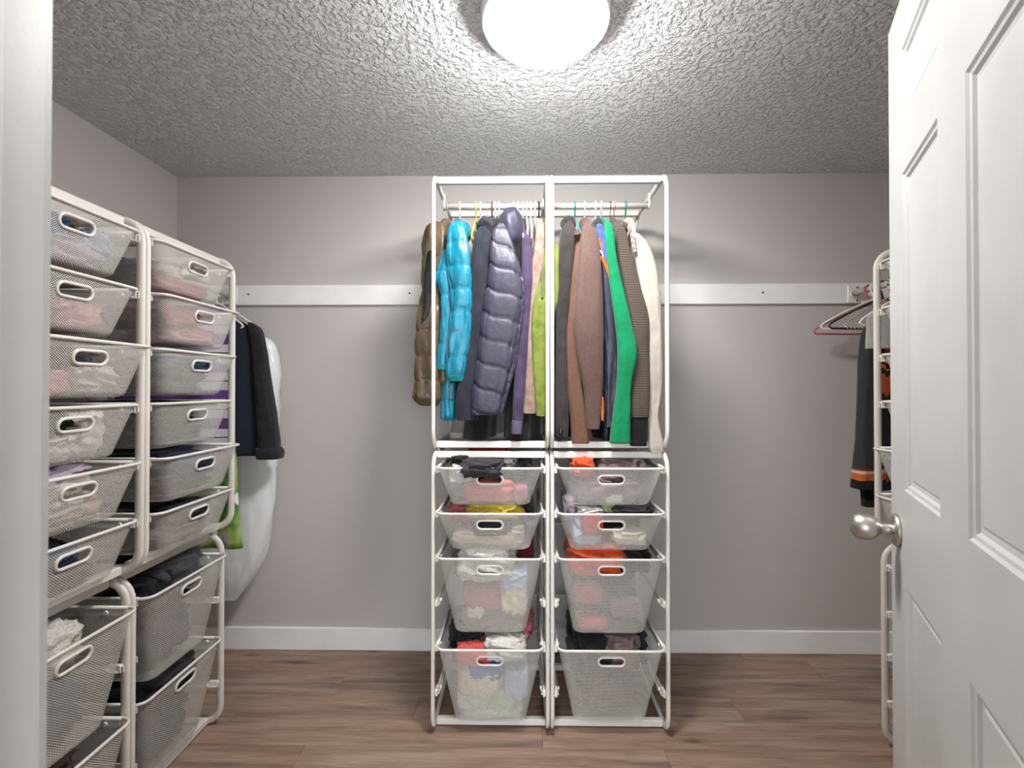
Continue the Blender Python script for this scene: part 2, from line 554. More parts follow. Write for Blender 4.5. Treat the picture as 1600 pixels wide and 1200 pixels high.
# ------------------------------------------------------------------ door
def make_door():
    W, H, T = 0.758, 2.03, 0.035
    Z0 = 0.008
    ang = math.atan2(0.888, 0.46)
    hinge = (0.454, 0.376, Z0)
    xs = [(0.090, 0.300), (0.420, 0.644)]
    zs = [(0.225, 0.877), (1.063, 1.681), (1.788, 1.925)]
    mb = MB()
    prof = [(0.0, 0.0), (0.004, 0.0035), (0.009, 0.0045), (0.013, 0.0085), (0.020, 0.0095), (0.024, 0.0080)]
    gx = sorted({0.0, W} | {v for p in xs for v in p})
    gz = sorted({0.0, H} | {v for p in zs for v in p})
    panel_spots = []
    for sgn, y0 in ((1, 0.0), (-1, -T)):
        for i in range(len(gx) - 1):
            for j in range(len(gz) - 1):
                a, b, c, d = gx[i], gx[i + 1], gz[j], gz[j + 1]
                hole = (a, b) in xs and (c, d) in zs
                quad = [(a, y0, c), (b, y0, c), (b, y0, d), (a, y0, d)]
                order = (3, 2, 1, 0) if sgn > 0 else (0, 1, 2, 3)
                if not hole:
                    mb.add(quad, [order], False)
                else:
                    for (o0, e0), (o1, e1) in zip(prof, prof[1:]):
                        def rect(o, e):
                            y = y0 - sgn * e
                            return [(a + o, y, c + o), (b - o, y, c + o), (b - o, y, d - o), (a + o, y, d - o)]
                        r0, r1 = rect(o0, e0), rect(o1, e1)
                        fs = []
                        for k in range(4):
                            k2 = (k + 1) % 4
                            f = (k, k2, 4 + k2, 4 + k)
                            fs.append(tuple(reversed(f)) if sgn > 0 else f)
                        mb.add(r0 + r1, fs, False)
                    if sgn > 0: panel_spots.append((a + 0.024, b - 0.024, c + 0.024, d - 0.024))
    mb.add([(0, 0, 0), (W, 0, 0), (W, -T, 0), (0, -T, 0), (0, 0, H), (W, 0, H), (W, -T, H), (0, -T, H)],
           [(0, 3, 2, 1), (4, 5, 6, 7), (0, 4, 7, 3), (1, 2, 6, 5)], False)
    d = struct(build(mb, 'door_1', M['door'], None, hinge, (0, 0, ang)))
    for a, b, c, e in panel_spots:
        pm = MB(); pm.box((a, -T + 0.008, c), (b, -0.008, e))
        build(pm, 'panel', M['door'], d)
    kz, kx = 0.98 - Z0, W - 0.062
    km = MB()
    km.lathe([(0.012, 0.006), (0.0125, 0.018), (0.011, 0.026), (0.014, 0.031), (0.021, 0.036), (0.0262, 0.045), (0.0275, 0.055), (0.0262, 0.066), (0.022, 0.074), (0.015, 0.080), (0.006, 0.083), (0.001, 0.0835)], 32, 'y')
    knob = build(km, 'door_knob', M['nickel'], d, (kx, 0, kz))
    rm = MB(); rm.lathe([(0.033, 0.0), (0.033, 0.004), (0.030, 0.009), (0.018, 0.012), (0.012, 0.013)], 36, 'y'); build(rm, 'rosette', M['nickel'], knob)
    kh = MB(); kh.lathe([(0.003, 0.0), (0.003, 0.013), (0.002, 0.0135)], 10, 'y'); build(kh, 'lock_pin', M['screw'], knob, (-0.021, 0.0, 0.0))
    km2 = MB()
    km2.lathe([(0.033, 0.0), (0.033, -0.004), (0.030, -0.009), (0.012, -0.013), (0.0125, -0.018), (0.011, -0.026), (0.021, -0.036), (0.0275, -0.055), (0.022, -0.074), (0.006, -0.083)], 24, 'y')
    build(km2, 'door_knob', M['nickel'], d, (kx, -T, kz))
    lp = MB(); lp.box((W - 0.0005, -0.029, kz - 0.028), (W + 0.0012, -0.006, kz + 0.028)); build(lp, 'latch_plate', M['nickel'], d)
    for hz in (0.2, 1.0, 1.8):
        hm = MB(); hm.lathe([(0.006, -0.045), (0.006, 0.045)], 10, 'z'); build(hm, 'hinge', M['nickel'], d, (-0.004, 0.004, hz))
    return d
make_door()

# ------------------------------------------------------------------ ceiling lamp
def make_lamp():
    o = tag(empty('ceiling_lamp', (0.072, 1.298, ZC)), 'lit round opal glass dome lamp flush on the stippled ceiling', 'lamp')
    m_ = MB()
    Rr, Dp, Zr = 0.160, 0.064, 0.050
    prof = [(Rr, -Zr + 0.004)]
    for k in range(0, 13):
        t = k / 12 * math.pi / 2
        prof.append((max(0.002, Rr * math.cos(t)), -Zr - Dp * math.sin(t)))
    m_.lathe(prof, 48)
    build(m_, 'glass_dome', M['lamp'], o)
    b = MB(); b.lathe([(Rr + 0.008, 0.0), (Rr + 0.014, -0.006), (Rr + 0.014, -Zr), (Rr + 0.008, -Zr - 0.004), (Rr + 0.001, -Zr), (Rr - 0.004, -0.004)], 48)  # ring deepened to shield the nearby ceiling from the dome's glow
    build(b, 'base_shield_ring', M['trim'], o)
make_lamp()

# ------------------------------------------------------------------ frames
FW, FD = 0.4365, 0.488
RT = 0.0079
SLOTS_TALL = [0.972, 0.809, 0.646, 0.483, 0.320, 0.157]
SLOTS_LOW = [0.640, 0.477, 0.328, 0.165]
_fc = {}
def fmesh(key, fn):
    if key not in _fc: _fc[key] = fn()
    return _fc[key]
def make_frame(name, label, loc, rotz, H, slots, group=None, rail=False):
    o = tag(empty(name, loc, rotz), label, 'shelf frame', group)
    def loop():
        mb = MB()
        pts = [(0, y, z) for y, z in rrect(0.0125, FD - 0.0125, 0.0125, H - 0.0125, 0.062, 7)]
        mb.tube(pts, RT, True, 12, 0.0125, up=(1, 0, 0))
        return mb.mesh('side_loop')
    lm = fmesh(('loop', H), loop)
    for s in (-1, 1):
        link('side_loop', lm, M['white'], o, (s * (FW / 2 - RT), 0, 0))
    def bar():
        mb = MB(); mb.box((-FW / 2 + 2 * RT - 0.003, -0.011, -0.0125), (FW / 2 - 2 * RT + 0.003, 0.011, 0.0125), 0.003); return mb.mesh('crossbar')
    bm = fmesh('bar', bar)
    for y in (0.068, FD - 0.068):
        for z in (0.0165, H - 0.0165):
            link('crossbar', bm, M['white'], o, (0, y, z))
    def runner():
        mb = MB()
        mb.box((-0.002, 0.006, -0.013), (0.002, FD - 0.006, 0.003))
        mb.box((-0.009, 0.02, -0.013), (0.002, FD - 0.02, -0.010))
        return mb.mesh('runner')
    def clipm():
        mb = MB()
        mb.box((-0.0035, 0.012, -0.016), (0.0070, 0.046, 0.008), 0.002)
        mb.lathe([(0.0062, -0.013), (0.0066, -0.010), (0.0066, -0.004), (0.003, -0.0035)], 12, 'x', (0, 0.050, -0.005))
        return mb.mesh('clip')
    rm, cm = fmesh('runner', runner), fmesh('clip', clipm)
    for z in slots:
        for s in (-1, 1):
            x = s * (FW / 2 - 0.0225)
            r = link('runner', rm, M['white'], o, (x, 0, z), (0, 0, 0) if s > 0 else (0, 0, 0))
            if s < 0: r.scale = (-1, 1, 1)
            c = link('clip', cm, M['clip'], r, (0, 0, 0))
    if rail:
        mb = MB(); mb.tube([(-FW / 2 + 0.016, 0.247, H - 0.047), (FW / 2 - 0.016, 0.247, H - 0.047)], 0.0125, False, 14)
        rl = build(mb, 'clothes_rail', M['white'], o)
        for s in (-1, 1):
            hb = MB()
            x = s * (FW / 2 - 0.012)
            hb.tube([(x, 0.247, H - 0.062), (x, 0.232, H - 0.050), (x, 0.232, H - 0.02), (x, 0.238, H - 0.002), (x, 0.252, H + 0.004)], 0.005, False, 8)
            build(hb, 'rail_hook', M['clip'], rl)
    return o

HT, HL = 1.035, 0.726
Z_UP_C, Z_UP_S = 1.041, 0.732
YC = 1.752
XA, XBc = -0.1057, 0.3323
make_frame('tall_frame', 'white tall basket frame standing under the puffer jackets', (XA, YC, 0.001), 0, HT, SLOTS_TALL)
make_frame('tall_frame', 'white tall basket frame standing under the fleece and green jackets', (XBc, YC, 0.001), 0, HT, SLOTS_TALL)
make_frame('hanging_frame', 'white open clothes frame with rail holding the puffer jackets', (XA, YC, Z_UP_C), 0, HT, [], rail=True)
make_frame('hanging_frame', 'white open clothes frame with rail holding fleece, green and cream tops', (XBc, YC, Z_UP_C), 0, HT, [], rail=True)
XLF_LOW, XLF_UP = -1.115, -1.078
YL1, YL2 = 1.596, 1.156
make_frame('low_frame', 'white low frame with two deep baskets beside the white garment bag', (XLF_LOW, YL1, 0.001), R(90), HL, SLOTS_LOW)
make_frame('low_frame', 'white low frame with deep baskets beside the door jamb', (XLF_LOW, YL2, 0.001), R(90), HL, SLOTS_LOW)
make_frame('tall_frame', 'white six-basket frame stacked beside the denim jacket', (XLF_UP, YL1, Z_UP_S), R(90), HT, SLOTS_TALL)
make_frame('tall_frame', 'white six-basket frame stacked beside the door jamb', (XLF_UP, YL2, Z_UP_S), R(90), HT, SLOTS_TALL)
XRF_LOW, XRF_UP, YR1 = 1.282, 1.262, 1.515
make_frame('low_frame', 'white low frame partly hidden behind the open door', (XRF_LOW, YR1, 0.001), R(-90), HL, SLOTS_LOW)
make_frame('tall_frame', 'white tall frame stacked behind the open door by the nordic sweater', (XRF_UP, YR1, Z_UP_S), R(-90), HT, SLOTS_TALL)

# ------------------------------------------------------------------ mesh baskets
def basket_meshes(H, taper, ftaper):
    A, D, rc, rb = 0.190, 0.455, 0.030, 0.018
    def prof():
        out = []
        n = 26
        for k in range(n + 1):
            t = k / n
            z = H + (rb - H) * t
            out.append((z, t))
        return out
    rows = []          # (z, half width, front y, back y, slant)
    pr = prof()
    for z, t in pr:
        rows.append((z, A - taper * t, ftaper * t, D - ftaper * t, (H - rb) * t * 1.04))
    z, a, f, b, sl = rows[-1]
    for k in range(1, 5):
        th = k / 4 * math.pi / 2
        i = rb * (1 - math.cos(th)); dz = rb * math.sin(th)
        rows.append((z - dz, a - i - 0.0, f + i, b - i, sl + rb * th))
    mb = MB()
    # body without the flat of the front
    rings = []
    for (z, a, f, b, sl) in rows:
        ring = []
        pts = []
        for (cx, cy, st) in ((a - rc, f + rc, 270), (a - rc, b - rc, 0), (-a + rc, b - rc, 90), (-a + rc, f + rc, 180)):
            for k in range(6):
                t = R(st + 90 * k / 5)
                pts.append((cx + rc * math.cos(t), cy + rc * math.sin(t)))
        rings.append([(x, y, z) for x, y in pts])
    n = len(rings[0]); vs_ = [p for r in rings for p in r]; fs = []
    sel = list(range(0, len(rows), 2))
    if sel[-1] != len(rows) - 1: sel.append(len(rows) - 1)
    for j in range(len(rings) - 1):
        for i in range(n - 1):
            fs.append((j * n + i, j * n + i + 1, (j + 1) * n + i + 1, (j + 1) * n + i))
    o = mb.add(vs_, fs)
    mid = rings[len(rings) // 2]
    arc = [0.0]
    for i in range(1, n): arc.append(arc[-1] + (Vector(mid[i]) - Vector(mid[i - 1])).length)
    for j, row in enumerate(rows):
        for i in range(n): mb.uv[o + j * n + i] = (arc[i], row[4])
    # floor of the basket
    o2 = mb.add(rings[-1], [tuple(range(n))], False)
    for i, p in enumerate(rings[-1]): mb.uv[o2 + i] = (p[0], p[1])
    # front panel with the handle opening
    NX = 64
    hc, hl, hr = 0.043, 0.030, 0.0165
    def inside(x, v):
        dx = max(0, abs(x) - hl)
        return math.hypot(dx, v - hc) < hr
    gv, idx = [], {}
    for j, (z, a, f, b, sl) in enumerate(rows):
        for i in range(NX + 1):
            x = (a - rc) * (2 * i / NX - 1)
            gv.append([x, f, z, sl])
    keep = []
    used_in, used_out = set(), set()
    for j in range(len(rows) - 1):
        for i in range(NX):
            q = (j * (NX + 1) + i, j * (NX + 1) + i + 1, (j + 1) * (NX + 1) + i + 1, (j + 1) * (NX + 1) + i)
            cx = sum(gv[k][0] for k in q) / 4; cv = sum(gv[k][3] for k in q) / 4
            if inside(cx, cv): used_in.update(q)
            else: keep.append(q); used_out.update(q)
    for k in used_in & used_out:
        x, f, z, v = gv[k]
        bx = max(-hl, min(hl, x)); dx, dv = x - bx, v - hc
        L = math.hypot(dx, dv) or 1
        nx, nv = bx + dx / L * hr, hc + dv / L * hr
        gv[k][0] = nx
        t = nv / ((H - rb) * 1.04)
        gv[k][1] = ftaper * t; gv[k][2] = H + (rb - H) * t; gv[k][3] = nv
    o3 = mb.add([g[:3] for g in gv], keep)
    for k, g in enumerate(gv): mb.uv[o3 + k] = (g[0], g[3])
    body = mb.mesh('mesh_body')
    rim = MB()
    rim.tube([(x, y, H) for x, y in rrect(-A - 0.003, A + 0.003, -0.003, D + 0.003, rc, 6)], 0.0045, True, 8, 0.0045, up=(0, 0, 1))
    rim.tube([(s * 1.0, 0, 0) for s in ()] or [(-A - 0.002, 0.03, H - 0.0), (-A - 0.002, D - 0.03, H)], 0.0052, False, 8)
    rim.tube([(A + 0.002, 0.03, H), (A + 0.002, D - 0.03, H)], 0.0052, False, 8)
    ring = MB(); pts = []
    for st, cx in ((-90, hl), (90, -hl)):
        for k in range(9):
            t = R(st + 180 * k / 8)
            x, v = cx + (hr + 0.0005) * math.cos(t), hc + (hr + 0.0005) * math.sin(t)
            tt = v / ((H - rb) * 1.04)
            pts.append((x, ftaper * tt - 0.001, H + (rb - H) * tt))
    ring.tube(pts, 0.0042, True, 8)
    return body, rim.mesh('rim'), ring.mesh('handle_ring')
BM = {'shallow': (basket_meshes(0.140, 0.042, 0.024), 0.140), 'deep': (basket_meshes(0.287, 0.056, 0.036), 0.287)}

ORD = ['topmost', 'second-highest', 'third-highest', 'third-lowest', 'second-lowest', 'bottom']
ORIENT = {'c': 0, 'l': R(90), 'r': R(-90)}
def make_basket(kind, label, origin, rotz, slot_z, pull=0.0, tilt=0.0, group=None):
    """origin: frame origin; slot_z above the frame base; pull: how far it is drawn out"""
    (body, rim, ring), H = BM[kind]
    off = Matrix.Rotation(rotz, 3, 'Z') @ Vector((0, 0.006 - pull, 0))
    loc = (origin[0] + off.x, origin[1] + off.y, origin[2] + slot_z + 0.008 - H)
    o = tag(empty('mesh_basket', loc, rotz), label, 'basket', group)
    link('mesh_body', body, M['mesh'], o)
    link('rim', rim, M['white'], o)
    link('handle_ring', ring, M['white'], o)
    return o, H

# crumpled cloth lumps, used for the clothes in the baskets
def lump_mesh(seed):
    random.seed(seed)
    NU, NV = 52, 34
    offs = Vector((seed * 7.3, seed * 3.1, seed * 1.7))
    mb = MB(); rings = []
    for j in range(NV + 1):
        ph = math.pi * (0.02 + 0.96 * j / NV)
        ring = []
        for i in range(NU):
            th = 2 * math.pi * i / NU
            d = Vector((math.sin(ph) * math.cos(th), math.sin(ph) * math.sin(th), math.cos(ph)))
            e = 0.72
            q = Vector([math.copysign(abs(c) ** e, c) for c in d])
            mx = max(abs(c) for c in q); q = q / (mx ** 0.45)
            w = noise.noise_vector(d * 1.4 + offs) * 0.8
            s1 = 0.5 - abs(noise.noise(d * 1.9 + offs + w)) * 2
            s2 = 0.5 - abs(noise.noise(d * 3.2 - offs + w * 1.6)) * 2
            s3 = 0.5 - abs(noise.noise(d * 8.0 - offs + w * 2.5)) * 2
            r = 0.90 + 0.19 * s1 + 0.10 * s2 + 0.018 * s3
            ring.append(tuple(q * r * 0.5))
        rings.append(ring)
    mb.loft(rings, cap=True)
    return mb.mesh('crumpled_cloth')
LUMPS = [lump_mesh(s) for s in range(1, 11)]
_lc = [0]
def lump(name, label, cat, group, mat, center, size, rotz=0.0, tilt=0.0, variant=None):
    _lc[0] += 1
    me = LUMPS[(variant if variant is not None else _lc[0]) % len(LUMPS)]
    o = link(name, me, mat, None, center, (tilt, 0, rotz))
    o.scale = size
    return tag(o, label, cat, group)

def C(n, rgb, **kw):
    return cloth('cloth_' + n, rgb, **kw)
COLS = {
    'red': (190, 22, 38), 'charcoal': (52, 48, 52), 'black': (22, 22, 25), 'coral': (226, 100, 92), 'grey': (128, 122, 122), 'white': (222, 216, 210),
    'yellow': (206, 180, 62), 'beige': (206, 184, 162), 'cream': (226, 214, 186), 'taupe': (116, 98, 98), 'mauve': (140, 118, 124), 'orange': (214, 82, 40), 'blue': (36, 104, 170),
    'navy': (32, 38, 58), 'pink': (214, 150, 156), 'pale blue': (176, 192, 214), 'pale green': (186, 204, 160), 'brown': (96, 76, 66), 'dark red': (112, 20, 34), 'lilac': (184, 170, 186),
    'steel blue': (70, 100, 128), 'khaki': (120, 104, 70), 'off-white': (214, 208, 200), 'slate': (72, 78, 88), 'denim': (52, 72, 104), 'rose': (178, 90, 98), 'dark grey': (72, 70, 74),
}
def fill(basket, H, place, items):
    """items: (name, colour, x0, x1, z0, z1, y0, y1[, wording]) in basket fractions: x across, z up, y from the front"""
    o = basket
    deep = H > 0.2
    A0, tp, ft, D = 0.186, (0.056 if deep else 0.042), (0.036 if deep else 0.024), 0.455
    rz = o.rotation_euler.z
    rot = Matrix.Rotation(rz, 3, 'Z')
    for it in items:
        name, coln, x0, x1, z0, z1, y0, y1 = it[:8]
        extra = it[8] if len(it) > 8 else None
        zm = (z0 + min(1.0, z1)) / 2
        zlow = max(0.0, z0)
        a = A0 - tp * (1 - zlow) - 0.003
        yf = ft * (1 - zlow) + 0.004
        cx = ((x0 + x1) / 2 - 0.5) * 2 * a
        w = (x1 - x0) * 2 * a
        yy0, yy1 = yf + y0 * (D - 2 * yf), yf + y1 * (D - 2 * yf)
        zz0, zz1 = 0.003 + z0 * (H - 0.003), 0.003 + z1 * (H - 0.003)
        c = rot @ Vector((cx, (yy0 + yy1) / 2, (zz0 + zz1) / 2)) + Vector(o.location)
        size = [w, yy1 - yy0, zz1 - zz0]
        if y0 <= 0.02 and x0 > 0.08 and x1 < 0.92: size[0] *= 1.22
        if y0 <= 0.02 and z0 > 0.1 and z1 < 0.9: size[2] *= 1.18
        art = name.replace('_', ' ')
        label = '%s %s in %s' % (extra or ('crumpled ' + coln), art, place)
        lump(name, label, 'clothes', 'clothes in the mesh baskets', C(coln.replace(' ', '_'), COLS[coln]), tuple(c), size, rz)

# centre columns --------------------------------------------------
OA, OB = (XA, YC, 0.001), (XBc, YC, 0.001)
g = 'mesh baskets in the centre frames'
PA, PB = 'the frame under the puffer jackets', 'the frame under the fleece jackets'
S = SLOTS_TALL
def cb(kind, ordn, org, place, slot, items, pull, group=g, rot=0.0):
    kd = 'deep' if kind == 'deep' else 'shallow'
    b, H = make_basket(kind, '%s %s mesh basket in %s' % (ordn, kd, place), org, rot, slot, pull, 0, group)
    bn = 'the %s basket of %s' % (ordn, place)
    fill(b, H, bn, items)
    return b
cb('shallow', 'topmost', OA, PA, S[0], [
    ('shirt', 'coral', 0.18, 0.76, 0.0, 0.62, 0.0, 0.35), ('shirt', 'rose', 0.80, 1.0, 0.0, 0.5, 0.0, 0.3),
    ('sweater', 'dark grey', 0.04, 0.96, 0.0, 0.85, 0.3, 1.0), ('sleeve_top', 'charcoal', 0.22, 0.62, 0.72, 1.22, -0.10, 0.35), ('t_shirt', 'white', 0.0, 0.3, 0.5, 1.1, 0.05, 0.5),
    ('t_shirt', 'red', 0.2, 0.68, 0.85, 1.42, 0.25, 0.9), ('vest', 'black', 0.06, 0.3, 0.9, 1.28, 0.1, 0.45), ('scarf', 'grey', 0.56, 0.8, 0.75, 1.25, 0.15, 0.6), ('leggings', 'black', 0.74, 1.0, 0.5, 1.05, 0.1, 0.9)], 0.030)
cb('shallow', 'second-highest', OA, PA, S[1], [
    ('shirt', 'beige', 0.36, 0.9, 0.0, 0.64, 0.0, 0.4), ('towel', 'beige', 0.0, 0.4, 0.1, 0.45, 0.0, 0.35, 'folded pale beige'), ('sweater', 'slate', 0.02, 0.98, 0.0, 0.9, 0.3, 1.0),
    ('t_shirt', 'yellow', 0.26, 0.84, 0.7, 1.22, 0.02, 0.7), ('shirt', 'rose', 0.0, 0.3, 0.55, 1.2, 0.05, 0.7), ('leggings', 'black', 0.3, 0.75, 0.35, 0.8, 0.01, 0.3), ('socks', 'black', 0.82, 1.0, 0.6, 1.2, 0.1, 0.8)], 0.030)
cb('deep', 'second-lowest', OA, PA, S[2], [
    ('shirt', 'off-white', 0.08, 0.82, 0.62, 1.13, 0.0, 0.6), ('sweater', 'grey', 0.0, 0.4, 0.5, 1.08, 0.2, 0.9), ('t_shirt', 'rose', 0.18, 0.62, 0.3, 0.56, 0.0, 0.35), ('blouse', 'cream', 0.62, 1.0, 0.22, 0.6, 0.0, 0.4),
    ('jeans', 'slate', 0.02, 0.98, 0.0, 0.72, 0.25, 1.0), ('t_shirt', 'dark red', 0.78, 1.0, 0.75, 1.1, 0.3, 0.9), ('sock', 'white', 0.2, 0.4, 0.18, 0.34, 0.0, 0.2), ('cardigan', 'taupe', 0.05, 0.95, 0.0, 0.26, 0.0, 0.4), ('shirt', 'pale blue', 0.6, 0.95, 0.55, 0.8, 0.02, 0.4)], 0.026)
cb('deep', 'bottom', OA, PA, S[4], [
    ('t_shirt', 'coral', 0.14, 0.5, 0.72, 1.0, 0.0, 0.3), ('t_shirt', 'white', 0.45, 0.86, 0.78, 1.1, 0.0, 0.35), ('towel', 'blue', 0.25, 0.62, 0.52, 0.86, 0.02, 0.35), ('shirt', 'cream', 0.05, 0.66, 0.32, 0.66, 0.0, 0.4, 'crumpled pale yellow'),
    ('shirt', 'off-white', 0.0, 0.55, 0.08, 0.4, 0.0, 0.4), ('blouse', 'pale green', 0.5, 0.84, 0.08, 0.4, 0.0, 0.35), ('shirt', 'pale blue', 0.66, 1.0, 0.28, 0.66, 0.0, 0.4), ('skirt', 'dark grey', 0.02, 0.98, 0.0, 0.92, 0.3, 1.0),
    ('scarf', 'rose', 0.4, 0.98, 0.88, 1.18, 0.2, 0.8, 'crumpled patterned rose'), ('scarf', 'black', 0.02, 0.42, 0.85, 1.16, 0.1, 0.7, 'crumpled striped black'), ('towel', 'white', 0.1, 0.9, 0.0, 0.16, 0.0, 0.5, 'flat white')], 0.026)
cb('shallow', 'topmost', OB, PB, S[0], [
    ('cap', 'orange', 0.08, 0.36, 0.7, 1.24, 0.02, 0.4), ('sweater', 'taupe', 0.36, 0.98, 0.4, 1.25, 0.04, 0.8), ('sweater', 'mauve', 0.1, 0.9, 0.0, 0.72, 0.0, 0.6), ('shirt', 'slate', 0.02, 0.98, 0.0, 0.7, 0.5, 1.0), ('sock', 'white', 0.46, 0.66, 0.0, 0.25, 0.0, 0.15)], 0.028)
cb('shallow', 'second-highest', OB, PB, S[1], [
    ('shirt', 'pale blue', 0.02, 0.42, 0.05, 0.85, 0.0, 0.45), ('ribbon_belt', 'red', 0.18, 0.40, 0.35, 1.0, -0.006, 0.10), ('scarf', 'cream', 0.54, 0.99, 0.08, 0.5, 0.0, 0.3), ('shirt', 'black', 0.3, 0.98, 0.2, 0.85, 0.12, 0.9),
    ('t_shirt', 'pale green', 0.36, 0.82, 0.85, 1.3, 0.1, 0.6), ('swimsuit', 'blue', 0.28, 0.5, 0.9, 1.2, 0.15, 0.5), ('leggings', 'charcoal', 0.5, 1.0, 0.8, 1.18, 0.02, 0.5), ('blouse', 'white', 0.14, 0.46, 0.8, 1.12, 0.03, 0.5), ('shirt', 'lilac', 0.0, 0.16, 0.6, 1.35, 0.1, 0.6)], 0.030)
cb('deep', 'second-lowest', OB, PB, S[2], [
    ('sweatshirt', 'orange', 0.03, 0.72, 0.7, 1.15, 0.0, 0.6), ('t_shirt', 'coral', 0.05, 0.5, 0.02, 0.2, 0.0, 0.4), ('jeans', 'slate', 0.02, 0.98, 0.0, 0.8, 0.06, 1.0), ('trousers', 'black', 0.6, 1.0, 0.72, 1.08, 0.05, 0.8), ('shirt', 'rose', 0.1, 0.4, 0.4, 0.6, 0.0, 0.2), ('shirt', 'mauve', 0.55, 0.9, 0.2, 0.4, 0.0, 0.2)], 0.026)
cb('deep', 'bottom', OB, PB, S[4], [
    ('trousers', 'black', 0.02, 0.6, 0.3, 1.1, 0.0, 0.9), ('sweater', 'taupe', 0.42, 0.9, 0.6, 1.12, 0.04, 0.7), ('jeans', 'dark grey', 0.02, 0.98, 0.0, 0.7, 0.02, 1.0), ('trousers', 'navy', 0.7, 1.0, 0.6, 1.08, 0.1, 0.9)], 0.026)

# left row ----------------------------------------------------------
OL1u, OL2u = (XLF_UP, YL1, Z_UP_S), (XLF_UP, YL2, Z_UP_S)
OL1l, OL2l = (XLF_LOW, YL1, 0.001), (XLF_LOW, YL2, 0.001)
g = 'mesh baskets along the side wall'
P1, P2 = 'the tall frame beside the denim jacket', 'the tall frame beside the door jamb'
r9 = R(90)
far_fill = [
    ('shirt', [('pillowcase', 'off-white', 0.2, 0.98, 0.25, 0.9, 0.0, 0.7), ('t_shirt', 'rose', 0.15, 0.85, 0.0, 0.42, 0.0, 0.4), ('sweater', 'dark grey', 0.0, 0.3, 0.0, 0.8, 0.2, 1.0)], 0.012),
    ('', [('t_shirt', 'rose', 0.1, 0.6, 0.3, 0.9, 0.0, 0.6), ('t_shirt', 'brown', 0.0, 0.24, 0.3, 0.8, 0.05, 0.6), ('blouse', 'pink', 0.1, 0.98, 0.0, 0.5, 0.0, 0.5), ('shirt', 'brown', 0.3, 0.9, 0.5, 0.95, 0.3, 1.0)], 0.035),
    ('', [('shirt', 'steel blue', 0.35, 0.85, 0.5, 0.95, 0.02, 0.6), ('sweater', 'slate', 0.02, 0.98, 0.0, 0.8, 0.03, 1.0)], 0.026),
    ('', [('trousers', 'black', 0.1, 0.9, 0.45, 1.06, 0.1, 0.9), ('shirt', 'charcoal', 0.02, 0.98, 0.0, 0.6, 0.03, 1.0)], 0.012),
    ('', [('jeans', 'denim', 0.3, 0.95, 0.3, 0.95, 0.02, 0.6), ('trousers', 'navy', 0.02, 0.9, 0.5, 1.1, 0.12, 1.0), ('shirt', 'slate', 0.02, 0.98, 0.0, 0.5, 0.03, 0.9)], 0.040),
    ('', [('shirt', 'slate', 0.3, 0.95, 0.3, 0.92, 0.02, 0.6), ('trousers', 'black', 0.02, 0.8, 0.4, 1.0, 0.15, 1.0), ('t_shirt', 'mauve', 0.05, 0.95, 0.0, 0.5, 0.0, 0.9)], 0.020)]
near_fill = [
    [('t_shirt', 'blue', 0.3, 0.6, 0.5, 0.95, 0.05, 0.5), ('scarf', 'brown', 0.5, 0.75, 0.55, 1.0, 0.1, 0.5), ('blouse', 'lilac', 0.3, 0.98, 0.0, 0.6, 0.0, 0.7), ('shirt', 'pale blue', 0.7, 1.0, 0.3, 0.85, 0.02, 0.6)],
    [('shirt', 'khaki', 0.2, 0.8, 0.0, 0.5, 0.05, 0.9), ('blouse', 'pink', 0.5, 0.98, 0.0, 0.62, 0.0, 0.6), ('shirt', 'mauve', 0.75, 1.0, 0.3, 0.8, 0.3, 1.0)],
    [('shirt', 'off-white', 0.5, 0.98, 0.05, 0.6, 0.0, 0.5), ('trousers', 'charcoal', 0.1, 0.9, 0.4, 0.95, 0.1, 0.9), ('blouse', 'pink', 0.0, 0.5, 0.0, 0.5, 0.0, 0.5)],
    [('t_shirt', 'white', 0.55, 0.96, 0.05, 0.98, 0.0, 0.5), ('leggings', 'black', 0.2, 0.75, 0.5, 0.95, 0.05, 0.7, 'shiny black'), ('shirt', 'off-white', 0.1, 0.6, 0.0, 0.5, 0.0, 0.5), ('shirt', 'slate', 0.3, 0.95, 0.0, 0.5, 0.3, 1.0)],
    [('shirt', 'lilac', 0.1, 0.85, 0.6, 1.16, 0.05, 0.8), ('t_shirt', 'off-white', 0.2, 0.7, 0.2, 0.8, 0.0, 0.4), ('blouse', 'beige', 0.1, 0.98, 0.0, 0.5, 0.0, 0.7)],
    [('jeans', 'denim', 0.3, 0.75, 0.3, 0.85, 0.04, 0.5), ('shirt', 'black', 0.1, 0.95, 0.2, 0.9, 0.2, 1.0), ('shirt', 'taupe', 0.1, 0.98, 0.0, 0.5, 0.02, 0.8)]]
near_pull = [0.010, 0.006, 0.045, 0.010, 0.020, 0.008]
for i in range(6):
    cb('shallow', ORD[i], OL1u, P1, S[i], far_fill[i][1], far_fill[i][2], g, r9)
    cb('shallow', ORD[i], OL2u, P2, S[i], near_fill[i], near_pull[i], g, r9)
P1, P2 = 'the low frame beside the garment bag', 'the low frame beside the door jamb'
cb('deep', 'topmost', OL1l, P1, SLOTS_LOW[0], [('sweater', 'dark grey', 0.3, 0.95, 0.72, 1.2, 0.05, 0.75), ('jacket', 'black', 0.02, 0.6, 0.6, 1.1, 0.05, 0.9), ('jeans', 'slate', 0.02, 0.98, 0.0, 0.75, 0.02, 1.0), ('jeans', 'navy', 0.2, 0.7, 0.85, 1.12, 0.3, 0.9)], 0.030, g, r9)
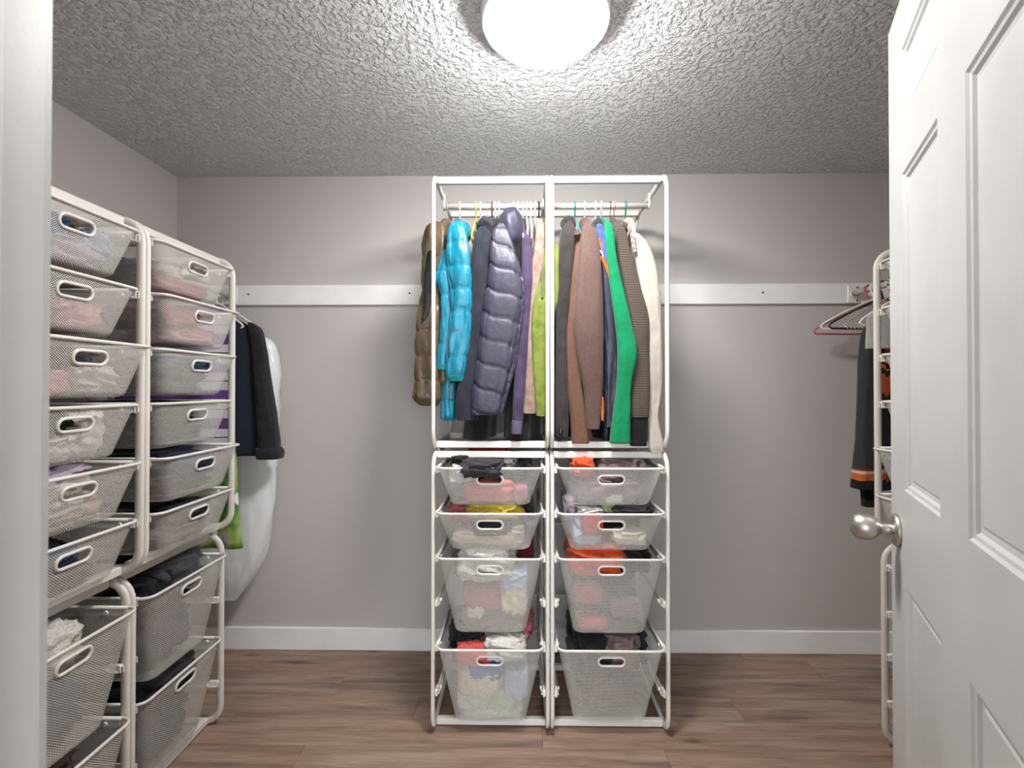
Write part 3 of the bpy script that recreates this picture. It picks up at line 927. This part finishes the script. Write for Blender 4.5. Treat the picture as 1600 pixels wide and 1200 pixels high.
cb('deep', 'bottom', OL1l, P1, SLOTS_LOW[2], [('sweater', 'charcoal', 0.2, 0.95, 0.6, 1.0, 0.03, 0.75), ('jacket', 'black', 0.02, 0.7, 0.5, 1.0, 0.1, 0.95), ('trousers', 'slate', 0.02, 0.98, 0.0, 0.65, 0.02, 1.0)], 0.012, g, r9)
cb('deep', 'topmost', OL2l, P2, SLOTS_LOW[0], [('sweater', 'off-white', 0.25, 0.74, 0.7, 1.14, 0.03, 0.5, 'rolled pale grey'), ('sweater', 'grey', 0.3, 0.75, 0.8, 1.3, 0.45, 1.0), ('jeans', 'slate', 0.02, 0.98, 0.0, 0.7, 0.02, 1.0), ('sweater', 'beige', 0.02, 0.4, 0.65, 1.1, 0.02, 0.5)], 0.045, g, r9)
cb('deep', 'bottom', OL2l, P2, SLOTS_LOW[2], [('trousers', 'slate', 0.02, 0.98, 0.0, 0.85, 0.02, 1.0), ('sweater', 'brown', 0.2, 0.9, 0.7, 1.02, 0.1, 0.9)], 0.030, g, r9)
# right row: a strip of it shows beside the door
g = 'mesh baskets behind the door'
OR_u, OR_l = (XRF_UP, YR1, Z_UP_S), (XRF_LOW, YR1, 0.001)
PR, PRl = 'the tall frame behind the door', 'the low frame behind the door'
for i in range(6):
    b, H = make_basket('shallow', '%s shallow mesh basket in %s' % (ORD[i], PR), OR_u, R(-90), S[i], (0.0, 0.0, 0.0, 0.0, 0.03, 0.025)[i], 0, g)
b, H = make_basket('deep', 'deep mesh basket at the top of %s' % PRl, OR_l, R(-90), SLOTS_LOW[0], 0.0, 0, g)

# ------------------------------------------------------------------ hangers and garments
def catmull(rows, n):
    out = []
    m_ = len(rows)
    for i in range(n + 1):
        t = i / n * (m_ - 1)
        k = min(int(t), m_ - 2); f = t - k
        p0, p1, p2, p3 = rows[max(0, k - 1)], rows[k], rows[k + 1], rows[min(m_ - 1, k + 2)]
        out.append([0.5 * ((2 * b) + (-a + c) * f + (2 * a - 5 * b + 4 * c - d) * f * f + (-a + 3 * b - 3 * c + d) * f ** 3) for a, b, c, d in zip(p0, p1, p2, p3)])
    return out
SEEDC = [0]
def limb(rows, Y, depth=0.8, puffs=0, wr=0.06, n=90, seg=40, Yslope=0.0, maxd=0.055, tiltpuff=0.0, ex=0.62, mind=0.020):
    """a sleeve or panel: (pixel y, left edge, right edge) rows at room depth Y turned into a closed cloth tube"""
    SEEDC[0] += 1
    sd = Vector((SEEDC[0] * 3.7, SEEDC[0] * 1.9, 0))
    pts = []
    for r in rows:
        yy = Y + (r[3] if len(r) > 3 else 0.0)
        a, b = P(r[1], r[0], yy), P(r[2], r[0], yy)
        pts.append(((a.x + b.x) / 2, yy, a.z, (b.x - a.x) / 2))
    pts = catmull(pts, n)
    mb = MB(); rings = []
    zt, zb = pts[0][2], pts[-1][2]
    L = zt - zb
    for k, (x, y, z, rx) in enumerate(pts):
        rx = max(rx, 0.004)
        ry = min(maxd, max(mind, rx * depth))
        s = (zt - z) / L
        endf = min(1.0, (s + 0.015) / 0.05)
        endf = math.sqrt(max(0.04, min(1, endf)))
        ring = []
        for i in range(seg):
            th = 2 * math.pi * i / seg
            cs, sn = math.cos(th), math.sin(th)
            f = 1.0
            if puffs:
                ph = s * puffs + tiltpuff * cs
                sp_ = abs(math.sin(math.pi * ph))
                bul = sp_ ** 0.5
                f *= 0.90 + 0.11 * bul - 0.07 * math.exp(-(sp_ / 0.16) ** 2)
                gat = noise.noise(Vector((cs * 4.5, sn * 4.5, ph * 0.7)) + sd)
                f += (1.25 - bul) * 0.13 * gat
            c = Vector((cs * 1.1, sn * 1.1, z * 3.2)) + sd
            c2 = Vector((cs * 2.4 + z * 3.0, sn * 2.4, z * 7.5)) + sd
            rid = 0.45 - abs(noise.noise(c)) * 1.8
            rid2 = 0.4 - abs(noise.noise(c2)) * 1.6
            f += 1.5 * wr * (1.25 * rid + 0.75 * rid2 + 0.5 * noise.noise(c2 * 2.2))
            fx = 1 + (f - 1) * 0.6
            ring.append((x + rx * endf * fx * math.copysign(abs(cs) ** ex, cs), y + ry * endf * f * math.copysign(abs(sn) ** ex, sn), z))
        rings.append(ring)
    mb.loft(rings, cap=True)
    return mb

def torso(xt, xb, ztop, zbot, yc, half=0.20, tx=0.022, wr=0.010, neck=0.05, shoulder=0.085, n=34, seg=40, axis='y', flare=1.0):
    """body of a garment on its hanger: thin across the rail, wide along the hanger"""
    SEEDC[0] += 1
    sd = Vector((SEEDC[0] * 2.3, 0, SEEDC[0] * 1.1))
    mb = MB(); rings = []
    for k in range(n + 1):
        s = k / n
        z = ztop + (zbot - ztop) * s
        d = ztop - z
        hw = neck + (half - neck) * min(1, d / shoulder) ** 0.8 if d < shoulder else half * (1 + (flare - 1) * (d - shoulder) / (ztop - zbot))
        t = tx * (0.55 + 0.6 * min(1, d / 0.25))
        x0 = xt + (xb - xt) * s
        ring = []
        for i in range(seg):
            th = 2 * math.pi * i / seg
            u = math.cos(th) * hw
            fold = wr * math.sin(u * 38 + sd.x) * min(1, d / 0.2) + wr * 1.4 * noise.noise(Vector((u * 9, z * 4, 0)) + sd)
            v = math.copysign(abs(math.sin(th)) ** 0.7, math.sin(th)) * t + fold
            ring.append((x0 + v, yc + u, z) if axis == 'y' else (xt + (xb - xt) * s + u, yc + v, z))
        rings.append(ring)
    mb.loft(rings, cap=True)
    return mb

RAIL_Y, RAIL_Z = YC + 0.247, Z_UP_C + HT - 0.047
def hanger(label, loc, rotz, mat, r=0.0035, half=0.20, group='clothes hangers on the rails', hookr=0.017, drop=0.085, hook_mat=None, bar=True):
    """hook over the rail at the local origin, arms along local x"""
    o = tag(empty('clothes_hanger', loc, rotz), label, 'hanger', group)
    pts = []
    for k in range(13):
        t = R(-30 + 210 * k / 12)
        pts.append((hookr * math.cos(t), 0, hookr * math.sin(t)))
    pts += [(-hookr * 0.9, 0, -0.012), (-0.004, 0, -0.035), (0, 0, -0.05), (0, 0, -drop * 0.75)]
    mb = MB(); mb.tube(pts, r, False, 8, up=(0, 1, 0))
    build(mb, 'hook', hook_mat or mat, o)
    mb = MB()
    z0 = -drop * 0.72
    p = [(0, 0, z0)]
    tri = [(0.02, 0, z0 - 0.006), (half * 0.55, 0, z0 - 0.055), (half - 0.012, 0, z0 - 0.108), (half, 0, z0 - 0.122), (half - 0.012, 0, z0 - 0.132), (half * 0.4, 0, z0 - 0.134)]
    full = [(0, 0, z0)] + tri + [(-x, y, z) for x, y, z in reversed(tri)]
    mb.tube(full, r, True, 8, up=(0, 1, 0))
    build(mb, 'arms', mat, o)
    return o

def railx(px): return P(px, 322, RAIL_Y).x
HLAB = [
    (700, 'wire', 'thin wire hanger wound with green yarn holding the brown puffer'), (719, 'hangw', 'white hanger holding the turquoise puffer'), (744, 'hangy', 'yellow plastic hanger beside the navy hoodie'),
    (751, 'hangw', 'white hanger next to the yellow one'), (762, 'wire', 'thin wire hanger holding the navy hoodie'), (769, 'hangn', 'brown wooden hanger behind the dark purple puffer'), (774, 'hangw', 'white hanger next to the brown wooden one'),
    (780, 'hangw', 'white hanger holding the dark purple puffer'), (803, 'hangw', 'empty'), (809, 'hangw', 'empty'), (817, 'hangw', 'white hanger holding the purple sweater'), (823, 'hangw', 'empty'), (829, 'hangw', 'empty'), (836, 'hangw', 'empty'),
    (842, 'hangb', 'black hanger next to the beige cardigan'), (847, 'wire', 'wire hanger holding the lime green hoodie'),
    (884, 'wire', 'thin wire hanger holding the charcoal jacket'), (898, 'hangt', 'teal hanger between the charcoal jacket and brown fleece'), (913, 'hangw', 'white hanger holding the brown fleece'), (921, 'wire', 'wire hanger behind the brown fleece'),
    (930, 'hangw', 'white hanger holding the navy track jacket'), (939, 'hangw', 'white hanger holding the green sweatshirt'), (953, 'hangb', 'thin dark hanger holding the striped top'), (959, 'candy', 'red and white twisted hanger on the clothes rail'), (977, 'hangt', 'teal hanger holding the cream hoodie')]
for px, mt, lab in HLAB:
    thin = mt in ('wire',) or px in (953,)
    if lab == 'empty': lab = 'empty white plastic hanger between the puffer jacket and beige cardigan'
    hanger(lab, (railx(px), RAIL_Y, RAIL_Z + 0.001), R(90), M[mt], 0.0014 if thin else 0.0034, 0.19)

def garment(name, label, cat, body, limbs, extras=()):
    """body: (mesh builder, material); limbs: [(part name, mesh builder, material)]"""
    o = tag(empty(name), label, cat, 'clothes on hangers')
    b, mt = body
    vz = [v[2] for v in b.v]; zb = min(vz)
    for l_ in limbs: zb = min(zb, min(v[2] for v in l_[1].v))
    xs = [v[0] for v in b.v]; ys = [v[1] for v in b.v]
    org = Vector(((min(xs) + max(xs)) / 2, (min(ys) + max(ys)) / 2, zb))
    o.location = org
    def sub(mb):
        mb.v = [(v[0] - org.x, v[1] - org.y, v[2] - org.z) for v in mb.v]
        return mb
    build(sub(b), 'body', mt, o)
    for pn, mb, mm in limbs:
        build(sub(mb), pn, mm, o)
    return o
def cuff(rows, Y, **kw):
    return limb(rows, Y, wr=0.02, n=10, **kw)
def blob(px, py, Y, rx, ry, rz, amp=0.12, puffs=0):
    """rounded cloth shape such as a hood: pixel centre, metric radii"""
    SEEDC[0] += 1
    sd = Vector((SEEDC[0] * 3.3, 1, 2))
    c = P(px, py, Y)
    mb = MB(); rings = []
    for j in range(21):
        ph = math.pi * (0.03 + 0.94 * j / 20)
        ring = []
        for i in range(28):
            th = 2 * math.pi * i / 28
            d = Vector((math.sin(ph) * math.cos(th), math.sin(ph) * math.sin(th), math.cos(ph)))
            f = 1 + amp * (noise.noise(d * 2 + sd) * 1.5 - abs(noise.noise(d * 4 + sd)))
            ring.append((c.x + rx * d.x * f, c.y + ry * d.y * f, c.z + rz * d.z * f))
        rings.append(ring)
    mb.loft(rings, cap=True)
    return mb

TT = RAIL_Z - 0.065
def tors(px, pxb, pyb, tx=0.02, half=0.185, **kw):
    a = railx(px); bz = P(pxb, pyb, 1.85)
    return torso(a, bz.x, TT, bz.z, RAIL_Y, half, tx, **kw)

# 1 brown puffer (its sleeve hangs outside the frame)
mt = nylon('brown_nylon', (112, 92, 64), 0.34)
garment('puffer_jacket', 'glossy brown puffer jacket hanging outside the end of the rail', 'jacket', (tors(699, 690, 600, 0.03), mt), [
    ('sleeve', limb([(347, 676, 690), (358, 666, 697), (385, 661, 699), (425, 660, 697), (460, 661, 692)], 1.84, puffs=2, wr=0.10, maxd=0.06), mt),
    ('sleeve', limb([(440, 664, 692), (480, 656, 690), (520, 650, 689), (560, 649, 690), (605, 648, 690), (622, 646, 689), (634, 657, 684)], 1.84, puffs=5, wr=0.12, maxd=0.06), mt),
    ('badge', blob(652, 618, 1.797, 0.008, 0.004, 0.010, 0.02), plain('badge_black', srgb(20, 20, 22), 0.3)),
    ('facing', limb([(392, 668, 676), (430, 664, 674), (480, 662, 672), (500, 659, 664)], 1.800, wr=0.05, n=20, mind=0.006), nylon('black_nylon', (26, 25, 27), 0.4))])
# 2 turquoise puffer
mt = nylon('turquoise_nylon', (6, 146, 178), 0.36)
garment('puffer_jacket', 'bright turquoise puffer jacket with gathered sleeves', 'jacket', (tors(719, 700, 656, 0.028), mt), [
    ('sleeve', limb([(347, 708, 720), (356, 702, 727), (385, 697, 733), (420, 699, 737), (460, 704, 737), (510, 703, 736), (550, 700, 732), (580, 697, 728), (592, 700, 726)], 1.80, puffs=7, wr=0.14), mt),
    ('sleeve', limb([(388, 694, 712), (415, 686, 712), (436, 681, 711), (465, 688, 709), (520, 687, 707), (556, 682, 703), (574, 683, 701)], 1.815, puffs=5, wr=0.14), mt),
    ('collar', blob(722, 364, 1.86, 0.036, 0.07, 0.040, 0.08), mt),
    ('cuff', cuff([(586, 698, 728), (590, 698, 728), (596, 700, 727)], 1.80), cloth('teal_rib', (10, 140, 140))),
    ('cuff', cuff([(568, 682, 703), (572, 682, 703), (578, 683, 702)], 1.815), cloth('teal_rib', (10, 140, 140))),
    ('hem', limb([(596, 690, 712), (625, 688, 713), (650, 689, 712), (656, 691, 711)], 1.84, puffs=2, wr=0.12), mt)])
# 3 navy hoodie
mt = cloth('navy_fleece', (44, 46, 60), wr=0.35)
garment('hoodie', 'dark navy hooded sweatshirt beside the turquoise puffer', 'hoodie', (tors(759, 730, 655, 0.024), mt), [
    ('sleeve', limb([(355, 746, 762), (372, 741, 768), (400, 738, 767), (460, 735, 765), (520, 731, 762), (565, 722, 757), (610, 714, 748), (640, 712, 746), (656, 714, 748)], 1.81, wr=0.07), mt),
    ('hood', blob(758, 356, 1.86, 0.034, 0.06, 0.042, 0.12), mt)])
# 4 dark purple puffer
mt = nylon('aubergine_nylon', (60, 58, 82), 0.5)
garment('puffer_jacket', 'dark purple quilted down jacket with a big hood', 'jacket', (tors(783, 775, 640, 0.035), mt), [
    ('sleeve', limb([(350, 776, 790), (364, 769, 796), (390, 766, 804), (425, 764, 814), (465, 758, 818), (515, 751, 812), (565, 745, 803), (610, 739, 791), (640, 737, 784), (648, 740, 781)], 1.795, puffs=8, wr=0.016, maxd=0.045, n=150, seg=56, tiltpuff=-0.34, ex=0.45), mt),
    ('side_panel', limb([(432, 808, 819), (470, 808, 820), (520, 803, 815), (570, 795, 806), (610, 786, 796), (645, 776, 786)], 1.785, puffs=14, wr=0.12, n=120), mt),
    ('hood', blob(798, 359, 1.835, 0.050, 0.06, 0.086, 0.09), mt)])
# 5 purple sweater
mt = cloth('purple_jersey', (86, 68, 104), wr=0.3)
garment('sweater', 'plain purple sweater with a long thin sleeve', 'sweater', (tors(817, 806, 640, 0.014), mt), [
    ('sleeve', limb([(364, 819, 824), (378, 816, 829), (430, 815, 832), (500, 810, 827), (570, 805, 823), (640, 801, 818), (662, 801, 816)], 1.80, wr=0.05, depth=1.1), mt),
    ('cuff', cuff([(656, 800, 816), (662, 799, 816), (678, 799, 815)], 1.80, depth=1.1), cloth('purple_rib', (110, 96, 124)))])
# 6 beige cardigan
mt = cloth('beige_knit', (184, 152, 138), wr=0.3)
garment('cardigan', 'pinkish beige cardigan between purple and lime tops', 'cardigan', (tors(845, 826, 645, 0.018), mt), [
    ('sleeve', limb([(343, 834, 850), (362, 837, 852), (420, 831, 852), (480, 826, 850), (540, 820, 842), (600, 817, 838), (646, 816, 838)], 1.82, wr=0.05), mt)])
# 7 lime hoodie
mt = cloth('lime_jersey', (138, 154, 64), wr=0.3)
garment('hoodie', 'lime green zip hoodie behind the centre posts', 'hoodie', (tors(850, 852, 640, 0.02), mt), [
    ('sleeve', limb([(376, 856, 868), (395, 850, 875), (430, 843, 877), (470, 834, 873), (505, 830, 864), (560, 831, 858), (615, 835, 859), (640, 837, 861), (650, 838, 861)], 1.81, wr=0.06), mt),
    ('zipper', limb([(412, 846, 849), (440, 846, 849), (466, 846, 849)], 1.774, wr=0.02, n=16, mind=0.005), cloth('zip_grey', (120, 124, 100)))])
# 8 long black coats at the back
mt = cloth('black_wool', (22, 22, 24), wr=0.3)
garment('coat', 'long black coat reaching the bottom bar below the puffer jackets', 'coat', (tors(776, 745, 686, 0.05), mt), [])
garment('coat', 'long black coat hanging behind the purple sweater', 'coat', (tors(812, 815, 690, 0.055), mt), [])
# 9 charcoal jacket
mt = cloth('charcoal_wool', (62, 56, 54), wr=0.35)
garment('jacket', 'charcoal brown jacket hanging next to the centre posts', 'jacket', (tors(884, 877, 686, 0.02), mt), [
    ('sleeve', limb([(346, 884, 896), (362, 876, 899), (400, 872, 897), (460, 870, 891), (520, 869, 886), (600, 868, 887), (660, 868, 888), (682, 869, 887)], 1.80, wr=0.06, depth=1.0), mt),
    ('collar', blob(888, 352, 1.86, 0.030, 0.05, 0.036, 0.12), mt),
    ('cuff_tab', blob(876, 675, 1.765, 0.009, 0.008, 0.014, 0.02), plain('cuff_tab_black', srgb(18, 18, 20), 0.3))])
# 10 brown fleece
mt = cloth('brown_fleece', (132, 94, 74), wr=0.3, heather=0.35)
mt2 = cloth('brown_heather', (118, 92, 84), wr=0.3, heather=0.45)
garment('fleece_jacket', 'heathered brown fleece jacket with both sleeves forward', 'jacket', (tors(913, 912, 690, 0.03), mt), [
    ('sleeve', limb([(366, 900, 916), (385, 896, 921), (430, 888, 917), (490, 882, 909), (550, 878, 906), (600, 884, 909), (650, 891, 916), (692, 893, 920)], 1.815, wr=0.06), mt),
    ('sleeve', limb([(348, 912, 922), (362, 908, 930), (395, 904, 937), (440, 900, 940), (500, 895, 942), (555, 901, 942), (615, 913, 941), (655, 917, 938), (670, 918, 936)], 1.785, wr=0.05), mt2),
    ('collar', blob(902, 369, 1.80, 0.034, 0.03, 0.015, 0.3), cloth('brown_collar', (120, 76, 62)))])
# 11 track jacket
mt = nylon('navy_nylon', (36, 38, 62), 0.4)
or_ = cloth('orange_stripe', (226, 112, 40)); bl = cloth('blue_jersey', (84, 106, 180), wr=0.3); wh = cloth('cloth_white', COLS['white'])
garment('track_jacket', 'navy track jacket with blue shoulder and orange stripes', 'jacket', (tors(930, 948, 688, 0.02), mt), [
    ('sleeve', limb([(356, 934, 944), (380, 936, 952), (430, 938, 958), (500, 941, 965), (560, 943, 965), (620, 944, 963), (668, 945, 961)], 1.80, wr=0.08, depth=1.0), mt),
    ('shoulder', limb([(351, 931, 940), (370, 933, 948), (400, 939, 951), (415, 946, 952)], 1.786, wr=0.04, n=24), bl),
    ('stripe', limb([(372, 934, 940), (384, 937, 946), (394, 942, 949)], 1.772, wr=0.01, n=20, mind=0.005, depth=0.3), or_),
    ('stripe', limb([(391, 936, 939), (398, 940, 946), (407, 946, 951)], 1.773, wr=0.01, n=14, mind=0.005, depth=0.3), wh),
    ('stripe', limb([(400, 937, 943), (412, 942, 951), (424, 947, 956), (440, 953, 959)], 1.772, wr=0.01, n=20, mind=0.005, depth=0.3), or_),
    ('piping', limb([(620, 939, 943), (640, 939, 944), (658, 940, 943)], 1.774, wr=0.02, n=14, mind=0.005), or_)])
# 12 green sweatshirt
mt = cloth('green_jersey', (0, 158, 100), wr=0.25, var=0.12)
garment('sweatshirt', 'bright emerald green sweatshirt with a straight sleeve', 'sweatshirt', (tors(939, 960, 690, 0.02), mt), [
    ('sleeve', limb([(346, 943, 952), (358, 944, 958), (400, 947, 963), (450, 953, 973), (510, 961, 987), (550, 965, 995), (600, 963, 986), (645, 958, 984), (660, 957, 983)], 1.775, wr=0.05, depth=0.9), mt),
    ('cuff', cuff([(656, 957, 984), (670, 955, 984), (692, 953, 984)], 1.775), mt)])
# 13 striped top
mt = banded('tan_pinstripe_knit', [(0.0, (40, 36, 35)), (0.72, (128, 112, 98))], period=0.0062)
garment('striped_top', 'charcoal top with fine tan horizontal stripes', 'sweater', (tors(953, 980, 690, 0.022), mt), [
    ('sleeve', limb([(350, 960, 970), (366, 962, 978), (400, 966, 986), (450, 976, 1000), (500, 984, 1013), (560, 985, 1014), (620, 984, 1015), (652, 984, 1013)], 1.80, wr=0.05), mt),
    ('hood', blob(968, 358, 1.86, 0.030, 0.05, 0.03, 0.2), mt),
    ('cuff', cuff([(650, 986, 1012), (664, 985, 1011), (696, 984, 1010)], 1.80), cloth('black_rib', (28, 25, 25)))])
# 14 cream hoodie
mt = cloth('cream_fleece', (232, 222, 206), wr=0.4, var=0.08)
garment('hoodie', 'cream hooded sweatshirt closing the rail by the last post', 'hoodie', (tors(977, 1012, 690, 0.022), mt), [
    ('sleeve', limb([(366, 988, 1000), (380, 990, 1010), (410, 994, 1022), (460, 1000, 1030), (520, 1006, 1033), (580, 1009, 1034), (620, 1011, 1031), (650, 1010, 1028), (680, 1012, 1034), (697, 1013, 1037), (707, 1016, 1036)], 1.81, wr=0.09), mt),
    ('drawstring', limb([(364, 985, 990), (380, 987, 992), (394, 990, 994)], 1.785, wr=0.1, n=20, mind=0.008), M['candy'])])

# ------------------------------------------------------------------ rods along the side walls
def rod(label, x, y0, z):
    o = tag(empty('closet_rod', (x, YB - 0.018, z)), label, 'rod', 'closet rods')
    mb = MB(); mb.tube([(0, -0.002, 0), (0, y0 - (YB - 0.018), 0)], 0.014, False, 16); build(mb, 'pole', M['white'], o)
    pl = MB(); pl.box((-0.028, -0.006, -0.045), (0.028, 0.0, 0.04), 0.002)
    f = build(pl, 'flange', M['clip'], o)
    so = MB()
    pts = [(0.021 * math.cos(R(a)), 0, 0.021 * math.sin(R(a))) for a in range(160, 381, 20)]
    so.tube([(p[0], -0.013, p[2]) for p in pts], 0.003, False, 8, 0.009, up=(0, 0, 1)); build(so, 'cup', M['clip'], f)
    for dz in (0.028, -0.034):
        link('screw', scm, M['screw'], f, (0.016, -0.006, dz))
ZR = 1.722
rod('white closet rod on the back wall beside the stacked basket frames and denim jacket', -1.400, 1.822, ZR)
rod('white closet rod behind the door with spare hangers', 1.598, 1.74, ZR)

# left rod: shirt, floral bag, denim jacket, garment bag
def xtorso(X, Y, ztop, zbot, half, t, **kw):
    return torso(X, X, ztop, zbot, Y, half, t, axis='x', **kw)
hz = ZR + 0.001
for Y, lab in ((1.95, 'white hanger holding the purple striped shirt'), (2.07, 'white tubular hanger poking out of the denim jacket'), (2.20, 'white hanger holding the garment bag')):
    hanger(lab, (-1.40, Y, hz), 0, M['hangw'], 0.0042, 0.20, group='hangers on the rod beside the baskets')
mt = banded('purple_white_stripe', [(0.0, (98, 66, 128)), (0.28, (202, 198, 206)), (0.58, (60, 54, 62)), (0.62, (206, 202, 208)), (0.9, (92, 62, 122))], period=0.115)
garment('shirt', 'purple and white striped shirt between the baskets and denim jacket', 'shirt', (xtorso(-1.40, 1.95, ZR - 0.075, 1.0, 0.235, 0.02), mt), [])
mt = M['floral']
garment('dress', 'green floral print dress below the striped shirt', 'dress', (xtorso(-1.40, 2.01, ZR - 0.09, 0.60, 0.165, 0.022, flare=1.5), mt), [])
mt = cloth('dark_denim', (34, 42, 58), wr=0.4, heather=0.25)
mt2 = cloth('black_denim', (44, 44, 47), wr=0.4)
garment('denim_jacket', 'dark blue denim jacket with black turned-up sleeve', 'jacket', (xtorso(-1.40, 2.08, ZR - 0.09, P(380, 712, 2.08).z, 0.262, 0.028, shoulder=0.12), mt), [
    ('sleeve', limb([(504, 386, 396), (516, 390, 408), (545, 396, 415), (590, 400, 421), (640, 404, 429), (680, 406, 434), (708, 406, 435)], 2.08, wr=0.08, depth=0.9), mt2),
    ('cuff', cuff([(698, 403, 436), (706, 403, 441), (716, 404, 440)], 2.08, depth=0.9), mt2)])
garment('garment_bag', 'long white plastic garment bag hanging against the back wall', 'garment bag', (limb([(505, 318, 360), (520, 300, 395), (540, 292, 428), (600, 290, 434), (700, 290, 431), (780, 292, 426), (850, 296, 417), (885, 305, 404), (912, 320, 388), (936, 342, 370)], 2.21, depth=0.4, wr=0.07, maxd=0.062, n=80, seg=48), M['bag']), [])

# right rod: spare hangers, nordic sweater, white blouse
g2 = 'hangers on the rod behind the door'
hanger('mauve plastic hanger hanging empty behind the door', (1.598, 2.215, hz), 0, M['hangp'], 0.0042, 0.25, g2, drop=0.10)
hanger('white plastic hanger hanging empty behind the door', (1.598, 2.18, hz), 0, M['hangw'], 0.0042, 0.24, g2, drop=0.075)
hanger('black plastic hanger hanging empty behind the door', (1.598, 2.13, hz), 0, M['hangb'], 0.0042, 0.235, g2, drop=0.08)
hanger('black and white twisted hanger holding the nordic sweater', (1.598, 2.08, hz), 0, M['candyb'], 0.0036, 0.20, g2)
hanger('white hanger holding the white blouse behind the door', (1.598, 1.99, hz), 0, M['hangw'], 0.004, 0.2, g2)
zt = ZR - 0.085
garment('nordic_sweater', 'black knitted sweater with orange nordic pattern bands', 'sweater', (xtorso(1.60, 2.06, zt, P(1340, 764, 2.06).z, 0.120, 0.024, flare=1.25), M['nordic']), [
    ('sleeve', limb([(508, 1352, 1366), (540, 1346, 1366), (600, 1343, 1362), (680, 1340, 1362), (735, 1336, 1362), (763, 1334, 1362)], 2.04, wr=0.06, depth=1.0), M['nsleeve']),
    ('cuff', cuff([(758, 1346, 1364), (775, 1347, 1364), (791, 1348, 1364)], 2.05), cloth('black_rib', (28, 25, 25)))])
garment('blouse', 'white blouse hanging in front of the nordic sweater', 'blouse', (xtorso(1.60, 1.97, ZR - 0.08, 1.43, 0.19, 0.018), cloth('white_cotton', (226, 222, 218), var=0.05)), [])
